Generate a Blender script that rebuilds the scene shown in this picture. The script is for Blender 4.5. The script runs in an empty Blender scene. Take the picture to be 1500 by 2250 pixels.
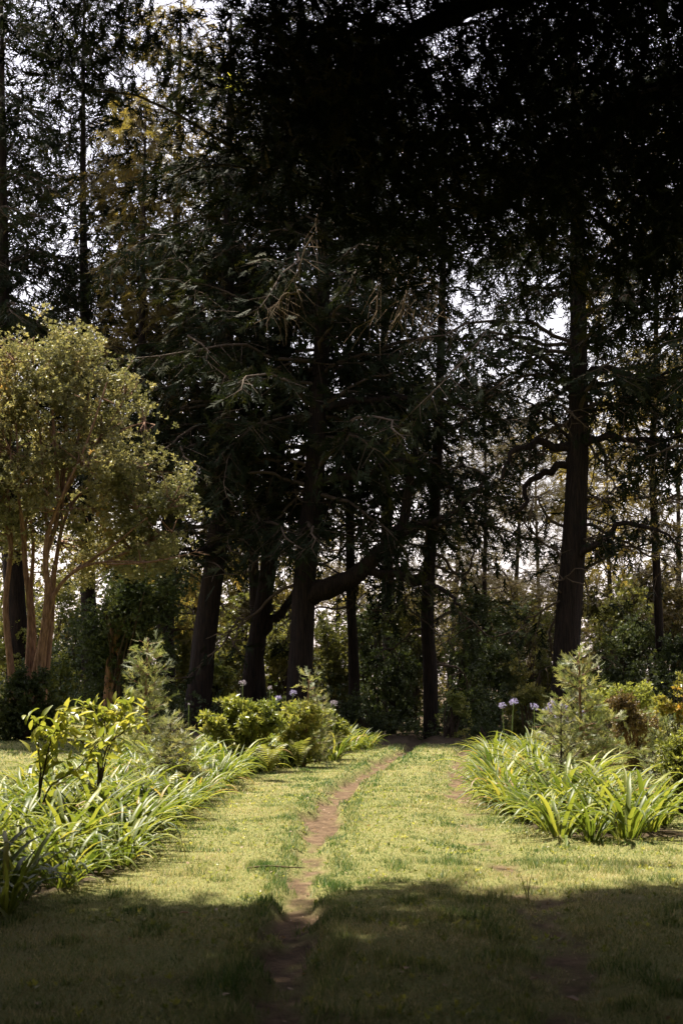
import bpy, math
import numpy as np
from mathutils import Matrix, Vector

# ------------------------------------------------------------------ camera, sky, sun, exposure
S = bpy.context.scene
COL = S.collection
FPX, PITCH, CAMZ = 3125.0, math.atan(375 / 3125.0), 1.45
cam = bpy.data.cameras.new('camera')
cam.sensor_fit = 'HORIZONTAL'; cam.sensor_width = 24.0; cam.lens = 50.0
cam.clip_end = 3000; cam.clip_start = 0.1
cam.dof.use_dof = True; cam.dof.focus_distance = 24.0; cam.dof.aperture_fstop = 5.0
camo = bpy.data.objects.new('camera', cam); COL.objects.link(camo)
camo.location = (0, 0, CAMZ); camo.rotation_euler = (math.pi / 2 + PITCH, 0, 0)
S.camera = camo

SUN_EL, SUN_AZ = math.radians(64), math.radians(-42)      # azimuth from +Y towards +X
sdir = np.array([math.cos(SUN_EL) * math.sin(SUN_AZ), math.cos(SUN_EL) * math.cos(SUN_AZ), math.sin(SUN_EL)])
SHX, SHY = -sdir[0] / sdir[2], -sdir[1] / sdir[2]          # shadow offset per metre of height
W = bpy.data.worlds.new('World'); S.world = W; W.use_nodes = True
nt = W.node_tree
bg = nt.nodes['Background']
sky = nt.nodes.new('ShaderNodeTexSky'); sky.sky_type = 'NISHITA'; sky.sun_disc = False
sky.sun_elevation = SUN_EL; sky.sun_rotation = SUN_AZ
sky.air_density = 2.0; sky.dust_density = 1.0; sky.ozone_density = 1.0
hs = nt.nodes.new('ShaderNodeHueSaturation'); hs.inputs['Saturation'].default_value = 0.3
tn = nt.nodes.new('ShaderNodeMixRGB'); tn.blend_type = 'MULTIPLY'; tn.inputs[0].default_value = 1; tn.inputs[2].default_value = (1.05, .96, 1.03, 1)
nt.links.new(sky.outputs[0], hs.inputs['Color']); nt.links.new(hs.outputs[0], tn.inputs[1])
nt.links.new(tn.outputs[0], bg.inputs[0]); bg.inputs[1].default_value = 0.085
sl = bpy.data.lights.new('sun', 'SUN'); sl.energy = 5.0; sl.angle = math.radians(0.53); sl.color = (1.0, 0.915, 0.77)
so = bpy.data.objects.new('sun', sl); COL.objects.link(so)
so.rotation_euler = Vector((-sdir[0], -sdir[1], -sdir[2])).to_track_quat('-Z', 'Y').to_euler()
S.view_settings.view_transform = 'Standard'; S.view_settings.look = 'None'
S.view_settings.exposure = 1.5; S.view_settings.gamma = 1.0
S.render.engine = 'CYCLES'
S.cycles.max_bounces = 6; S.cycles.diffuse_bounces = 3; S.cycles.glossy_bounces = 2; S.cycles.transmission_bounces = 4
S.cycles.use_denoising = True; S.cycles.use_adaptive_sampling = True; S.cycles.adaptive_threshold = 0.02
S.cycles.sample_clamp_indirect = 4.0; S.cycles.sample_clamp_direct = 12.0

R = np.random.default_rng(7)
PI = math.pi

# ------------------------------------------------------------------ helpers
def ray(px, py):
    u, v = (px - 750) / FPX, (1125 - py) / FPX
    return np.array([u, math.cos(PITCH) - math.sin(PITCH) * v, math.sin(PITCH) + math.cos(PITCH) * v])
def at(px, py, Y):
    d = ray(px, py); return np.array([0, 0, CAMZ]) + d * (Y / d[1])
def on_plane(px, py, z=0.0):
    d = ray(px, py); return np.array([0, 0, CAMZ]) + d * ((z - CAMZ) / d[2])

def hsh(ix, iy, iz, seed):
    h = (ix * 374761393 + iy * 668265263 + iz * 2147483647 + seed * 974634777) & 0xffffffff
    h = ((h ^ (h >> 13)) * 1274126177) & 0xffffffff
    return ((h ^ (h >> 16)) & 0xffff) / 65535.0
def vnoise(p, seed=0):
    p = np.asarray(p, float); i = np.floor(p).astype(np.int64); f = p - i; f = f * f * (3 - 2 * f)
    out = 0
    for a in (0, 1):
        for b in (0, 1):
            for c in (0, 1):
                w = (f[:, 0] if a else 1 - f[:, 0]) * (f[:, 1] if b else 1 - f[:, 1]) * (f[:, 2] if c else 1 - f[:, 2])
                out = out + w * hsh(i[:, 0] + a, i[:, 1] + b, i[:, 2] + c, seed)
    return out
def n2(x, y, s, seed=0):
    x = np.asarray(x, float).ravel(); y = np.asarray(y, float).ravel()
    return vnoise(np.stack([x / s, y / s, np.zeros_like(x)], 1), seed)
def sstep(a, b, x):
    t = np.clip((np.asarray(x, float) - a) / (b - a), 0, 1); return t * t * (3 - 2 * t)
def unit(v):
    return v / np.maximum(np.linalg.norm(v, axis=-1, keepdims=True), 1e-9)

def mesh(name, V, T, mat, rnd=None, smooth=False, attrs=None):
    V = np.asarray(V, np.float32); T = np.asarray(T, np.int32)
    me = bpy.data.meshes.new(name)
    me.vertices.add(len(V)); me.vertices.foreach_set('co', V.ravel())
    me.loops.add(T.size); me.loops.foreach_set('vertex_index', T.ravel())
    me.polygons.add(len(T)); me.polygons.foreach_set('loop_start', np.arange(len(T), dtype=np.int32) * 3)
    if smooth: me.polygons.foreach_set('use_smooth', np.ones(len(T), bool))
    me.update(calc_edges=True)
    al = dict(attrs or {})
    if rnd is not None: al['rnd'] = rnd
    for k, a in al.items():
        at_ = me.attributes.new(k, 'FLOAT', 'POINT'); at_.data.foreach_set('value', np.asarray(a, np.float32))
    me.materials.append(mat)
    return me
def link(name, data, parent=None, loc=None):
    o = bpy.data.objects.new(name, data); COL.objects.link(o)
    if parent is not None: o.parent = parent
    if loc is not None: o.location = loc
    return o
def thing(name, loc, label, cat, group=None, rz=0.0, data=None):
    o = link(name, data, None, tuple(float(c) for c in loc)); o.rotation_euler = (0, 0, rz)
    if data is None: o.empty_display_size = 0.2
    o['label'] = label; o['category'] = cat
    if group: o['group'] = group
    return o

def scatter(proto, pos, M, rnd=None):
    """place a small prototype (V, T) at pos with 3x3 matrices M (columns = axes, scaled)"""
    pv, pt = proto; N = len(pos); n = len(pv)
    V = np.einsum('nij,kj->nki', M, pv) + pos[:, None, :]
    T = pt[None] + (np.arange(N) * n)[:, None, None]
    r = R.random(N) if rnd is None else rnd
    return V.reshape(-1, 3), T.reshape(-1, 3), np.repeat(r, n)
def join(parts):
    Vs, Ts, Rs, off = [], [], [], 0
    for v, t, r in parts:
        Vs.append(v); Ts.append(np.asarray(t) + off); Rs.append(r); off += len(v)
    return np.concatenate(Vs), np.concatenate(Ts), np.concatenate(Rs)
def frame(d, roll=None, up=(0, 0, 1)):
    """basis with +Y along d, +Z the leaf normal (near up), rolled"""
    d = unit(d); u = np.broadcast_to(np.asarray(up, float), d.shape)
    x = np.cross(d, u); bad = np.linalg.norm(x, axis=1) < 1e-3
    x[bad] = (1, 0, 0); x = unit(x); z = np.cross(x, d)
    if roll is not None:
        c, s = np.cos(roll)[:, None], np.sin(roll)[:, None]
        x, z = x * c + z * s, z * c - x * s
    return np.stack([x, d, z], 2)
def rdir(n, zb=0.0):
    v = R.normal(size=(n, 3)); v[:, 2] += zb; return unit(v)

def resample(P, n):
    P = np.asarray(P, float); m = len(P); t = np.linspace(0, m - 1, n); out = np.empty((n, P.shape[1]))
    for k, tt in enumerate(t):                                    # catmull-rom
        i = min(int(tt), m - 2); f = tt - i
        p0, p1, p2, p3 = P[max(i - 1, 0)], P[i], P[i + 1], P[min(i + 2, m - 1)]
        out[k] = 0.5 * (2 * p1 + (p2 - p0) * f + (2 * p0 - 5 * p1 + 4 * p2 - p3) * f * f + (3 * p1 - p0 - 3 * p2 + p3) * f ** 3)
    return out
def tube(P, r, sides=8, rough=0.0, flare=None):
    P = np.asarray(P, float); n = len(P); r = np.broadcast_to(np.asarray(r, float), (n,)).copy()
    tan = unit(np.gradient(P, axis=0)); ref = np.array([0.31, 0.95, 0.05]) if abs(tan[0, 2]) > 0.5 else np.array([0, 0, 1.0])
    x = unit(np.cross(tan, ref)); y = np.cross(tan, x)
    a = np.linspace(0, 2 * PI, sides, endpoint=False)
    rr = r[:, None] * np.ones(sides)
    if rough:
        ph = R.random(3) * 6
        rr = rr * (1 + rough * (0.5 * np.sin(3 * a + ph[0])[None] + 0.35 * np.sin(7 * a + ph[1])[None] + 0.8 * (R.random((n, sides)) - .5)))
    V = P[:, None] + rr[..., None] * (np.cos(a)[None, :, None] * x[:, None] + np.sin(a)[None, :, None] * y[:, None])
    V = V.reshape(-1, 3)
    i = np.arange(n - 1)[:, None] * sides; j = np.arange(sides)[None]; k = (j + 1) % sides
    A, B, C, D = i + j, i + k, i + sides + k, i + sides + j
    T = np.concatenate([np.stack([A, B, C], -1).reshape(-1, 3), np.stack([A, C, D], -1).reshape(-1, 3)])
    V = np.concatenate([V, P[-1:] + tan[-1:] * r[-1]]); e = len(V) - 1; o = (n - 1) * sides
    T = np.concatenate([T, np.stack([o + j[0], o + k[0], np.full(sides, e)], -1)])
    return V, T, np.full(len(V), R.random())
def twig_tubes(A, B, ra, rb):
    """many straight three-sided twigs from A to B"""
    d = unit(B - A); M = frame(d, R.random(len(A)) * 6); N = len(A)
    a = np.array([0, 2.094, 4.189]); ring = np.stack([np.cos(a), np.zeros(3), np.sin(a)], 1)
    off = np.einsum('nij,kj->nki', M, ring)
    V = np.concatenate([A[:, None] + off * ra[:, None, None], B[:, None] + off * rb[:, None, None]], 1)
    t = np.array([[0, 1, 4], [0, 4, 3], [1, 2, 5], [1, 5, 4], [2, 0, 3], [2, 3, 5]])
    T = t[None] + (np.arange(N) * 6)[:, None, None]
    return V.reshape(-1, 3), T.reshape(-1, 3), np.repeat(R.random(N), 6)

# ------------------------------------------------------------------ materials
def nodes(name):
    m = bpy.data.materials.new(name); m.use_nodes = True; t = m.node_tree; t.nodes.clear()
    return m, t, t.nodes.new('ShaderNodeOutputMaterial')
def ramp(t, cols):
    n = t.nodes.new('ShaderNodeValToRGB'); cr = n.color_ramp
    while len(cr.elements) < len(cols): cr.elements.new(0.5)
    for i, (p, c) in enumerate(cols): cr.elements[i].position = p; cr.elements[i].color = (*c, 1)
    return n
def leafmat(name, cols, trans=0.35, rough=0.45, spec=0.5, per_object=False, tint=(1.25, 1.2, 0.6)):
    m, t, out = nodes(name); L = t.links
    a = t.nodes.new('ShaderNodeAttribute'); a.attribute_name = 'rnd'; src = a.outputs['Fac']
    if per_object:
        oi = t.nodes.new('ShaderNodeObjectInfo'); mm = t.nodes.new('ShaderNodeMath'); mm.operation = 'MULTIPLY_ADD'
        L.new(oi.outputs['Random'], mm.inputs[0]); mm.inputs[1].default_value = 0.75
        m2 = t.nodes.new('ShaderNodeMath'); m2.operation = 'MULTIPLY'; L.new(src, m2.inputs[0]); m2.inputs[1].default_value = 0.25
        L.new(m2.outputs[0], mm.inputs[2]); src = mm.outputs[0]
    r = ramp(t, cols); L.new(src, r.inputs[0])
    p = t.nodes.new('ShaderNodeBsdfPrincipled'); L.new(r.outputs[0], p.inputs['Base Color'])
    p.inputs['Roughness'].default_value = rough; p.inputs['Specular IOR Level'].default_value = spec
    tr = t.nodes.new('ShaderNodeBsdfTranslucent')
    mx = t.nodes.new('ShaderNodeMixRGB'); mx.blend_type = 'MULTIPLY'; mx.inputs[0].default_value = 1
    L.new(r.outputs[0], mx.inputs[1]); mx.inputs[2].default_value = (*tint, 1); L.new(mx.outputs[0], tr.inputs[0])
    ms = t.nodes.new('ShaderNodeMixShader'); ms.inputs[0].default_value = trans
    L.new(p.outputs[0], ms.inputs[1]); L.new(tr.outputs[0], ms.inputs[2]); L.new(ms.outputs[0], out.inputs[0])
    return m
def barkmat(name, c1, c2, scale=6.0, stretch=0.15, bump=0.6):
    m, t, out = nodes(name); L = t.links
    g = t.nodes.new('ShaderNodeTexCoord'); mp = t.nodes.new('ShaderNodeMapping'); mp.inputs['Scale'].default_value = (scale, scale, scale * stretch)
    L.new(g.outputs['Object'], mp.inputs[0])
    n = t.nodes.new('ShaderNodeTexNoise'); n.inputs['Scale'].default_value = 3; n.inputs['Detail'].default_value = 6; n.inputs['Roughness'].default_value = 0.65
    L.new(mp.outputs[0], n.inputs['Vector'])
    r = ramp(t, [(0.35, c1), (0.65, c2)]); L.new(n.outputs[0], r.inputs[0])
    p = t.nodes.new('ShaderNodeBsdfPrincipled'); p.inputs['Roughness'].default_value = 0.9; p.inputs['Specular IOR Level'].default_value = 0.2
    L.new(r.outputs[0], p.inputs['Base Color'])
    b = t.nodes.new('ShaderNodeBump'); b.inputs['Strength'].default_value = bump; b.inputs['Distance'].default_value = 0.05
    L.new(n.outputs[0], b.inputs['Height']); L.new(b.outputs[0], p.inputs['Normal']); L.new(p.outputs[0], out.inputs[0])
    return m

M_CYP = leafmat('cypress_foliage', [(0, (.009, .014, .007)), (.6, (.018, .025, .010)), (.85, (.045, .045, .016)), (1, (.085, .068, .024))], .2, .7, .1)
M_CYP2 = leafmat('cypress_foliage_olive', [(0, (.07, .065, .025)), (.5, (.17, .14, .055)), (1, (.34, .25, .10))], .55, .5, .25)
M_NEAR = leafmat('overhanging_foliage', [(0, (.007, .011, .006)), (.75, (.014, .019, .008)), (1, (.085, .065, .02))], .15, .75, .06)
M_PINE = leafmat('pine_needles', [(0, (.03, .03, .014)), (.5, (.09, .075, .036)), (.85, (.21, .165, .085)), (1, (.34, .26, .14))], .4, .5, .3)
M_SAP = leafmat('sapling_foliage', [(0, (.11, .145, .075)), (.5, (.23, .265, .135)), (1, (.4, .39, .21))], .4, .5, .4)
M_FEATH = leafmat('feathery_foliage', [(0, (.12, .14, .085)), (.6, (.25, .265, .15)), (1, (.38, .34, .2))], .4, .5, .4)
M_EL = leafmat('glossy_olive_leaves', [(0, (.07, .08, .034)), (.5, (.2, .195, .09)), (.93, (.37, .32, .145)), (1, (.5, .3, .09))], .48, .38, .45, tint=(1.15, 1.12, .75))
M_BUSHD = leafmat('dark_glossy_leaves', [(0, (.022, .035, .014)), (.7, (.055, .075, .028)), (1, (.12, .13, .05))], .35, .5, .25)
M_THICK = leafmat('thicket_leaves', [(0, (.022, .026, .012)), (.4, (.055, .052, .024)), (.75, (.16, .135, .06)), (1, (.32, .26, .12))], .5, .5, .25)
M_BUSHL = leafmat('bright_shrub_leaves', [(0, (.10, .13, .035)), (.6, (.25, .27, .08)), (1, (.4, .38, .13))], .55, .38, .5)
M_BUSHY = leafmat('yellow_green_leaves', [(0, (.10, .14, .035)), (.5, (.24, .265, .07)), (1, (.42, .38, .14))], .42, .38, .5)
M_BIGLEAF = leafmat('broad_sapling_leaves', [(0, (.1, .15, .03)), (.5, (.28, .3, .065)), (.85, (.42, .4, .1)), (1, (.4, .26, .07))], .42, .34, .5, per_object=True)
M_BUSHM = leafmat('mid_shrub_leaves', [(0, (.045, .058, .02)), (.6, (.125, .13, .045)), (1, (.28, .255, .095))], .5, .45, .3)  # mid-tone leaves between the bright and dark shrub mixes
M_BROWN = leafmat('reddish_brown_leaves', [(0, (.07, .06, .025)), (.5, (.17, .115, .06)), (1, (.25, .2, .08))], .3, .45, .4)
M_ORANGE = leafmat('orange_tipped_leaves', [(0, (.13, .15, .04)), (.8, (.28, .25, .07)), (1, (.42, .24, .06))], .4, .4, .4)
M_AGA = leafmat('strap_leaf_mass', [(0, (.04, .072, .015)), (.5, (.135, .175, .033)), (.95, (.29, .305, .07)), (.975, (.42, .32, .1)), (1, (.3, .2, .09))], .42, .46, .38)
M_AGAO = leafmat('strap_leaf', [(0, (.04, .072, .015)), (.5, (.135, .175, .033)), (.95, (.29, .305, .07)), (.975, (.42, .32, .1)), (1, (.3, .2, .09))], .42, .46, .38, per_object=True)
M_FERN = leafmat('fern_frond', [(0, (.11, .14, .035)), (1, (.28, .27, .085))], .42, .45, .3, per_object=True)
M_BROM = leafmat('bromeliad_leaf', [(0, (.3, .36, .06)), (1, (.5, .5, .1))], .5, .4, .4)
M_GRASS = leafmat('lawn_grass', [(0, (.055, .115, .025)), (.3, (.15, .205, .065)), (.62, (.35, .33, .145)), (1, (.6, .5, .31))], .33, .55, .25, tint=(1.12, 1.1, .8))
M_STALK = leafmat('flower_stalk', [(0, (.14, .2, .06)), (1, (.2, .26, .08))], .2, .5, .4)
M_FLOWER = leafmat('mauve_petals', [(0, (.32, .29, .5)), (.5, (.44, .40, .62)), (1, (.6, .55, .72))], .4, .5, .3, tint=(1, 1, 1))
M_FLOWERW = leafmat('faded_petals', [(0, (.3, .26, .3)), (1, (.5, .44, .5))], .4, .5, .3, tint=(1, 1, 1))
M_DRY = leafmat('dry_leaf', [(0, (.25, .15, .09)), (1, (.45, .33, .24))], .2, .6, .3)
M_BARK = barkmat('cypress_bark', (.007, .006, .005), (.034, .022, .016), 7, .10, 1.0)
M_TWIG = barkmat('twig_bark', (.05, .038, .028), (.11, .08, .055), 12, .5, .2)
M_DEAD = barkmat('dead_twig_bark', (.10, .07, .042), (.2, .145, .09), 12, .5, .2)
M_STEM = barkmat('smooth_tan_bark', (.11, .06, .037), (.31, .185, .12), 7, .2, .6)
M_STEMD = barkmat('dark_stem_bark', (.03, .022, .016), (.07, .05, .035), 14, .4, .2)

# ------------------------------------------------------------------ ground
def G(px, py): p = on_plane(px, py); return p[0], p[1]
LR = np.array([G(*q) for q in [(560, 2330), (590, 2200), (630, 2080), (655, 1990), (668, 1900), (690, 1830), (722, 1770), (765, 1725), (810, 1692), (855, 1668), (885, 1655)]] + [(1.9, 37), (2.6, 44)])
RR = np.array([G(*q) for q in [(1300, 2330), (1265, 2200), (1225, 2080), (1170, 1985), (1115, 1910), (1060, 1835), (1022, 1770), (1010, 1725), (1012, 1690), (1020, 1662)]] + [(3.4, 37), (4.2, 44)])
def rut(x, y):
    xl = np.interp(y, LR[:, 1], LR[:, 0]); xr = np.interp(y, RR[:, 1], RR[:, 0])
    wob = (n2(x, y, 0.35, 3) - .5) * 0.24 + (n2(x, y, 0.12, 4) - .5) * .12
    dl = np.abs(x - xl + wob); dr = np.abs(x - xr + wob)
    sL = .44 + .5 * sstep(13, 16, y) + .28 * sstep(10.2, 9.2, y); sR = .3 + .4 * sstep(17, 20, y) + .06 * sstep(10.4, 9.4, y)
    return dl, dr, sL, sR, 0.18 + 0.07 * sstep(12, 16, y)
def ground_z(x, y):
    x = np.asarray(x, float).ravel(); y = np.asarray(y, float).ravel()
    z = 0.62 * sstep(-1.5, -7, x) * sstep(23, 38, y) + 0.42 * sstep(4.5, 9, x) * sstep(23, 38, y)
    z += -0.10 * sstep(30, 36, y) + 0.3 * sstep(46, 60, y) * (1 - sstep(5, 9, np.abs(x)))
    z += (n2(x, y, 2.6, 1) - .5) * 0.05 + (n2(x, y, .6, 2) - .5) * 0.018
    dl, dr, sL, sR, wl = rut(x, y)
    z -= 0.12 * sL * (1 - sstep(wl * .6, wl * 1.1, dl)) + 0.09 * sR * (1 - sstep(.12, .26, dr)) - .02 * sL * np.exp(-((dl - wl * 1.35) / .1) ** 2)
    mid = np.exp(-((x - (np.interp(y, LR[:, 1], LR[:, 0]) + np.interp(y, RR[:, 1], RR[:, 0])) / 2) / .4) ** 2)
    return z + 0.03 * mid
def gz(x, y): return float(ground_z([x], [y])[0])
def dirt_at(x, y):
    dl, dr, sL, sR, wl = rut(x, y)
    n = n2(x, y, .14, 5) * .5 + n2(x, y, .45, 6) * .5
    d = (1 - sstep(wl * .3, wl * 1.15, dl)) * sL * (.25 + 1.5 * n) + (1 - sstep(.06, .28, dr)) * sR * (.1 + 1.8 * n)
    d = sstep(.14, .62, d * (.45 + .5 * n + .6 * n2(x, y, .07, 15)))
    d += 0.55 * sstep(.74, .86, n2(x, y, .9, 8)) * (y < 11) * n
    return np.clip(d, 0, 1)
def bed_mask(x, y):
    l = sstep(.15, -.1, x - left_edge(y)) * sstep(-2.6, -2.2, x - left_edge(y)) * sstep(8.0, 8.4, y) * sstep(33.5, 33, y)
    r = sstep(-.1, .15, x - right_edge(y)) * sstep(1.6, 1.3, x - right_edge(y)) * sstep(13.4, 14, y) * sstep(28, 27, y)
    return np.maximum(l, r)
LE = np.array([(7.5, -2.9), (9.0, -2.35), (11.3, -1.68), (13.3, -1.78), (16.8, -1.7), (22.6, -1.55), (25.5, -1.0), (28, -.4), (32, .65), (34, .9)])
RE = np.array([(12.6, 2.2), (14.6, 1.9), (17.4, 1.82), (24, 2.4), (27, 2.75), (29, 3.0)])
def left_edge(y): return np.interp(y, LE[:, 0], LE[:, 1])
def right_edge(y): return np.interp(y, RE[:, 0], RE[:, 1])

def axis(a, b, step, lo, hi):
    c = list(np.arange(a, b, step)); s = step; v = c[-1]
    while v < hi: s *= 1.25; v += s; c.append(v)
    s = step; v = c[0]; pre = []
    while v > lo: s *= 1.25; v -= s; pre.append(v)
    return np.array(pre[::-1] + c)
gx, gy = axis(-3.0, 4.2, .065, -500, 500), axis(5.2, 34.5, .15, -400, 1200)
X, Y = np.meshgrid(gx, gy); x, y = X.ravel(), Y.ravel()
z = ground_z(x, y)
far = sstep(90, 140, np.hypot(x, y)); z = z * (1 - far)
nx = len(gx); i = (np.arange(len(gy) - 1)[:, None] * nx + np.arange(nx - 1)[None]).ravel()
T = np.concatenate([np.stack([i, i + 1, i + nx + 1], 1), np.stack([i, i + nx + 1, i + nx], 1)])
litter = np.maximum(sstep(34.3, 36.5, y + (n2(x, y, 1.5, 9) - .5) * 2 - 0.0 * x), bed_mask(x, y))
m, t, out = nodes('lawn_soil'); L = t.links
tc = t.nodes.new('ShaderNodeTexCoord')
def noise(scale, detail=5, rough=.6):
    n = t.nodes.new('ShaderNodeTexNoise'); n.inputs['Scale'].default_value = scale; n.inputs['Detail'].default_value = detail
    n.inputs['Roughness'].default_value = rough; L.new(tc.outputs['Object'], n.inputs['Vector']); return n
na, nb, nc = noise(1.1), noise(38, 4, .7), noise(9, 6, .7)
rg = ramp(t, [(.3, (.09, .12, .03)), (.5, (.18, .18, .06)), (.7, (.27, .24, .10))]); L.new(nb.outputs[0], rg.inputs[0])
rd = ramp(t, [(.3, (.04, .026, .014)), (.5, (.11, .07, .04)), (.72, (.22, .155, .095))]); L.new(nc.outputs[0], rd.inputs[0])
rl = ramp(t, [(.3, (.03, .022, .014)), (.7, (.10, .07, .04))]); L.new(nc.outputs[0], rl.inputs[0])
def mixc(a, b, fac):
    n = t.nodes.new('ShaderNodeMixRGB'); L.new(fac, n.inputs[0]); L.new(a, n.inputs[1]); L.new(b, n.inputs[2]); return n.outputs[0]
def attr(k):
    a = t.nodes.new('ShaderNodeAttribute'); a.attribute_name = k; return a.outputs['Fac']
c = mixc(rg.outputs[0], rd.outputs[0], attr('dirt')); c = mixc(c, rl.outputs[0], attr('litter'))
p = t.nodes.new('ShaderNodeBsdfPrincipled'); p.inputs['Roughness'].default_value = .95; p.inputs['Specular IOR Level'].default_value = .15
L.new(c, p.inputs['Base Color'])
b = t.nodes.new('ShaderNodeBump'); b.inputs['Strength'].default_value = .8; b.inputs['Distance'].default_value = .03
L.new(nb.outputs[0], b.inputs['Height']); L.new(b.outputs[0], p.inputs['Normal']); L.new(p.outputs[0], out.inputs[0])
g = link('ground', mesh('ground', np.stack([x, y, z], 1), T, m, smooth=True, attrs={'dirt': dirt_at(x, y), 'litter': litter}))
g['kind'] = 'structure'; g['label'] = 'mown lawn with two bare earth wheel ruts curving to the trees'

# ------------------------------------------------------------------ lawn grass (one mass)
def blade_proto(seg):
    if seg == 1: return np.array([[-.5, 0, 0], [.5, 0, 0], [.15, .45, 1.0]]), np.array([[0, 1, 2]])
    return np.array([[-.5, 0, 0], [.5, 0, 0], [.32, .12, .6], [-.32, .12, .6], [0, .5, 1.0]]), np.array([[0, 1, 2], [0, 2, 3], [3, 2, 4]])
parts = []
for (y0, y1, dens, wid, hgt, seg) in [(4.8, 8, 4800, .0050, .021, 1), (8, 12, 4600, .0062, .020, 1), (12, 18, 2400, .0092, .020, 1), (18, 26, 1150, .0145, .022, 1), (26, 36, 520, .022, .026, 1)]:
    hw = y1 * .29 + .9; N = int((y1 - y0) * 2 * hw * dens)
    bx, by = R.uniform(-hw, hw, N), R.uniform(y0, y1, N)
    d = dirt_at(bx, by); k = (R.random(N) > d * 1.25) & (R.random(N) > bed_mask(bx, by)) & (np.abs(bx) < by * .29 + .9)
    k &= R.random(N) < (.35 + .9 * n2(bx, by, .13, 11))
    bx, by = bx[k], by[k]; N = len(bx)
    pat = n2(bx, by, 1.4, 12) * .5 + n2(bx, by, .28, 13) * .5
    tuft = sstep(.62, .8, n2(bx, by, .22, 14))
    dl, dr, _, _, wl = rut(bx, by); rim = np.exp(-((dl - wl * 1.2) / .1) ** 2) + .6 * np.exp(-((dr - .36) / .1) ** 2)
    h = hgt * (.5 + .8 * R.random(N)) * (1 + (1.5 if y0 < 9 else .9) * tuft + 1.0 * rim) * (.8 + .5 * pat)
    w = wid * (.7 + .7 * R.random(N)); a = R.random(N) * 2 * PI; lean = .6 + 1.7 * R.random(N)
    M = np.zeros((N, 3, 3)); ca, sa = np.cos(a), np.sin(a)
    M[:, 0, 0], M[:, 1, 0] = w * ca, w * sa
    M[:, 0, 1], M[:, 1, 1] = -sa * h * lean, ca * h * lean
    M[:, 2, 2] = h
    rn = np.clip(.1 + .85 * pat + R.normal(0, .25, N) - .25 * tuft - .2 * np.clip(rim, 0, 1), 0, 1)
    parts.append(scatter(blade_proto(seg), np.stack([bx, by, ground_z(bx, by) - .004], 1), M, rn))
V, T, rn = join(parts)
g = link('lawn_grass', mesh('lawn_grass', V, T, M_GRASS, rn)); g['kind'] = 'stuff'; g['label'] = 'short yellow-green mown grass covering the lawn'
g['category'] = 'grass'
print('grass tris', len(T))

# ------------------------------------------------------------------ foliage prototypes
def make_spray(n=9, w=.085, spread=.9, seed=1):
    r = np.random.default_rng(seed); V, T = [], []
    def leaf(b, d, l, w_):
        s = np.array([d[1], -d[0], 0]); i = len(V); zt = r.normal(0, .06)
        V.extend([b - s * w_ * .5, b + s * w_ * .5, b + d * l + np.array([0, 0, zt])]); T.append([i, i + 1, i + 2])
    leaf(np.array([0, 0, 0.]), np.array([0, 1., 0]), 1.0, w)
    for k in range(n):
        f = .08 + .8 * k / n; sd = 1 if k % 2 else -1; a = sd * spread * r.uniform(.6, 1.1)
        leaf(np.array([0, f, r.normal(0, .03)]), np.array([math.sin(a), math.cos(a), 0]), (.5 - .3 * f) * r.uniform(.7, 1.3), w)
    return np.array(V), np.array(T)
SPRAY = [make_spray(6, .13, .85, s) for s in (1, 2, 3)]
FINE = [make_spray(10, .065, .75, s) for s in (4, 5)]
NEARP = [make_spray(9, .085, .8, s) for s in (6, 7, 8)]
def make_needles(n=12, seed=1):
    r = np.random.default_rng(seed); V, T = [], []
    for k in range(n):
        a = r.uniform(0, 2 * PI); e = r.uniform(.25, 1.1); d = np.array([math.cos(a) * math.sin(e), math.cos(e), math.sin(a) * math.sin(e)])
        s = unit(np.cross(d, r.normal(size=3))) * .045; i = len(V); b = np.array([0, r.uniform(-.35, .1), 0])
        V.extend([b - s * .5, b + s * .5, b + d * r.uniform(.7, 1.05)]); T.append([i, i + 1, i + 2])
    return np.array(V), np.array(T)
NEED = [make_needles(12, s) for s in (1, 2)]
def make_cluster(n=6, lw=.42, seed=1):
    """a twig tip with n folded leaves, unit leaf length"""
    r = np.random.default_rng(seed); V, T = [], []
    for k in range(n):
        a = k * 2.4 + r.uniform(-.3, .3); e = r.uniform(.5, 1.25); d = np.array([math.cos(a) * math.sin(e), math.cos(e), math.sin(a) * math.sin(e)])
        s = unit(np.cross(d, np.array([0, 1., 0]) + r.normal(0, .2, 3))); nrm = np.cross(s, d); b = np.array([0, -.25 * k / n * 2 + .2, 0]); i = len(V)
        V.extend([b, b + d * .45 + s * lw * .5 + nrm * .08, b + d, b + d * .45 - s * lw * .5 + nrm * .08]); T.extend([[i, i + 1, i + 2], [i, i + 2, i + 3]])
    return np.array(V), np.array(T)
CLUS = [make_cluster(5, .45, s) for s in (1, 2, 3)]
def make_far(seed):
    v, t_ = make_cluster(6, .62, seed); keep = np.arange(6) * 2; V = []; T = []
    for k in range(6): q = v[4 * k:4 * k + 4]; V += [q[1], q[2] * .5 + q[3] * .5, q[0] * .6 + q[3] * .4]; T.append((3 * k, 3 * k + 1, 3 * k + 2))
    return np.array(V), np.array(T)
FARC = [make_far(s) for s in (4, 5, 6)]
def scat_multi(protos, pos, M, rnd=None):
    pick = R.integers(0, len(protos), len(pos)); out = []
    for k, pr in enumerate(protos):
        q = pick == k
        if q.any(): out.append(scatter(pr, pos[q], M[q], None if rnd is None else rnd[q]))
    return join(out)

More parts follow.
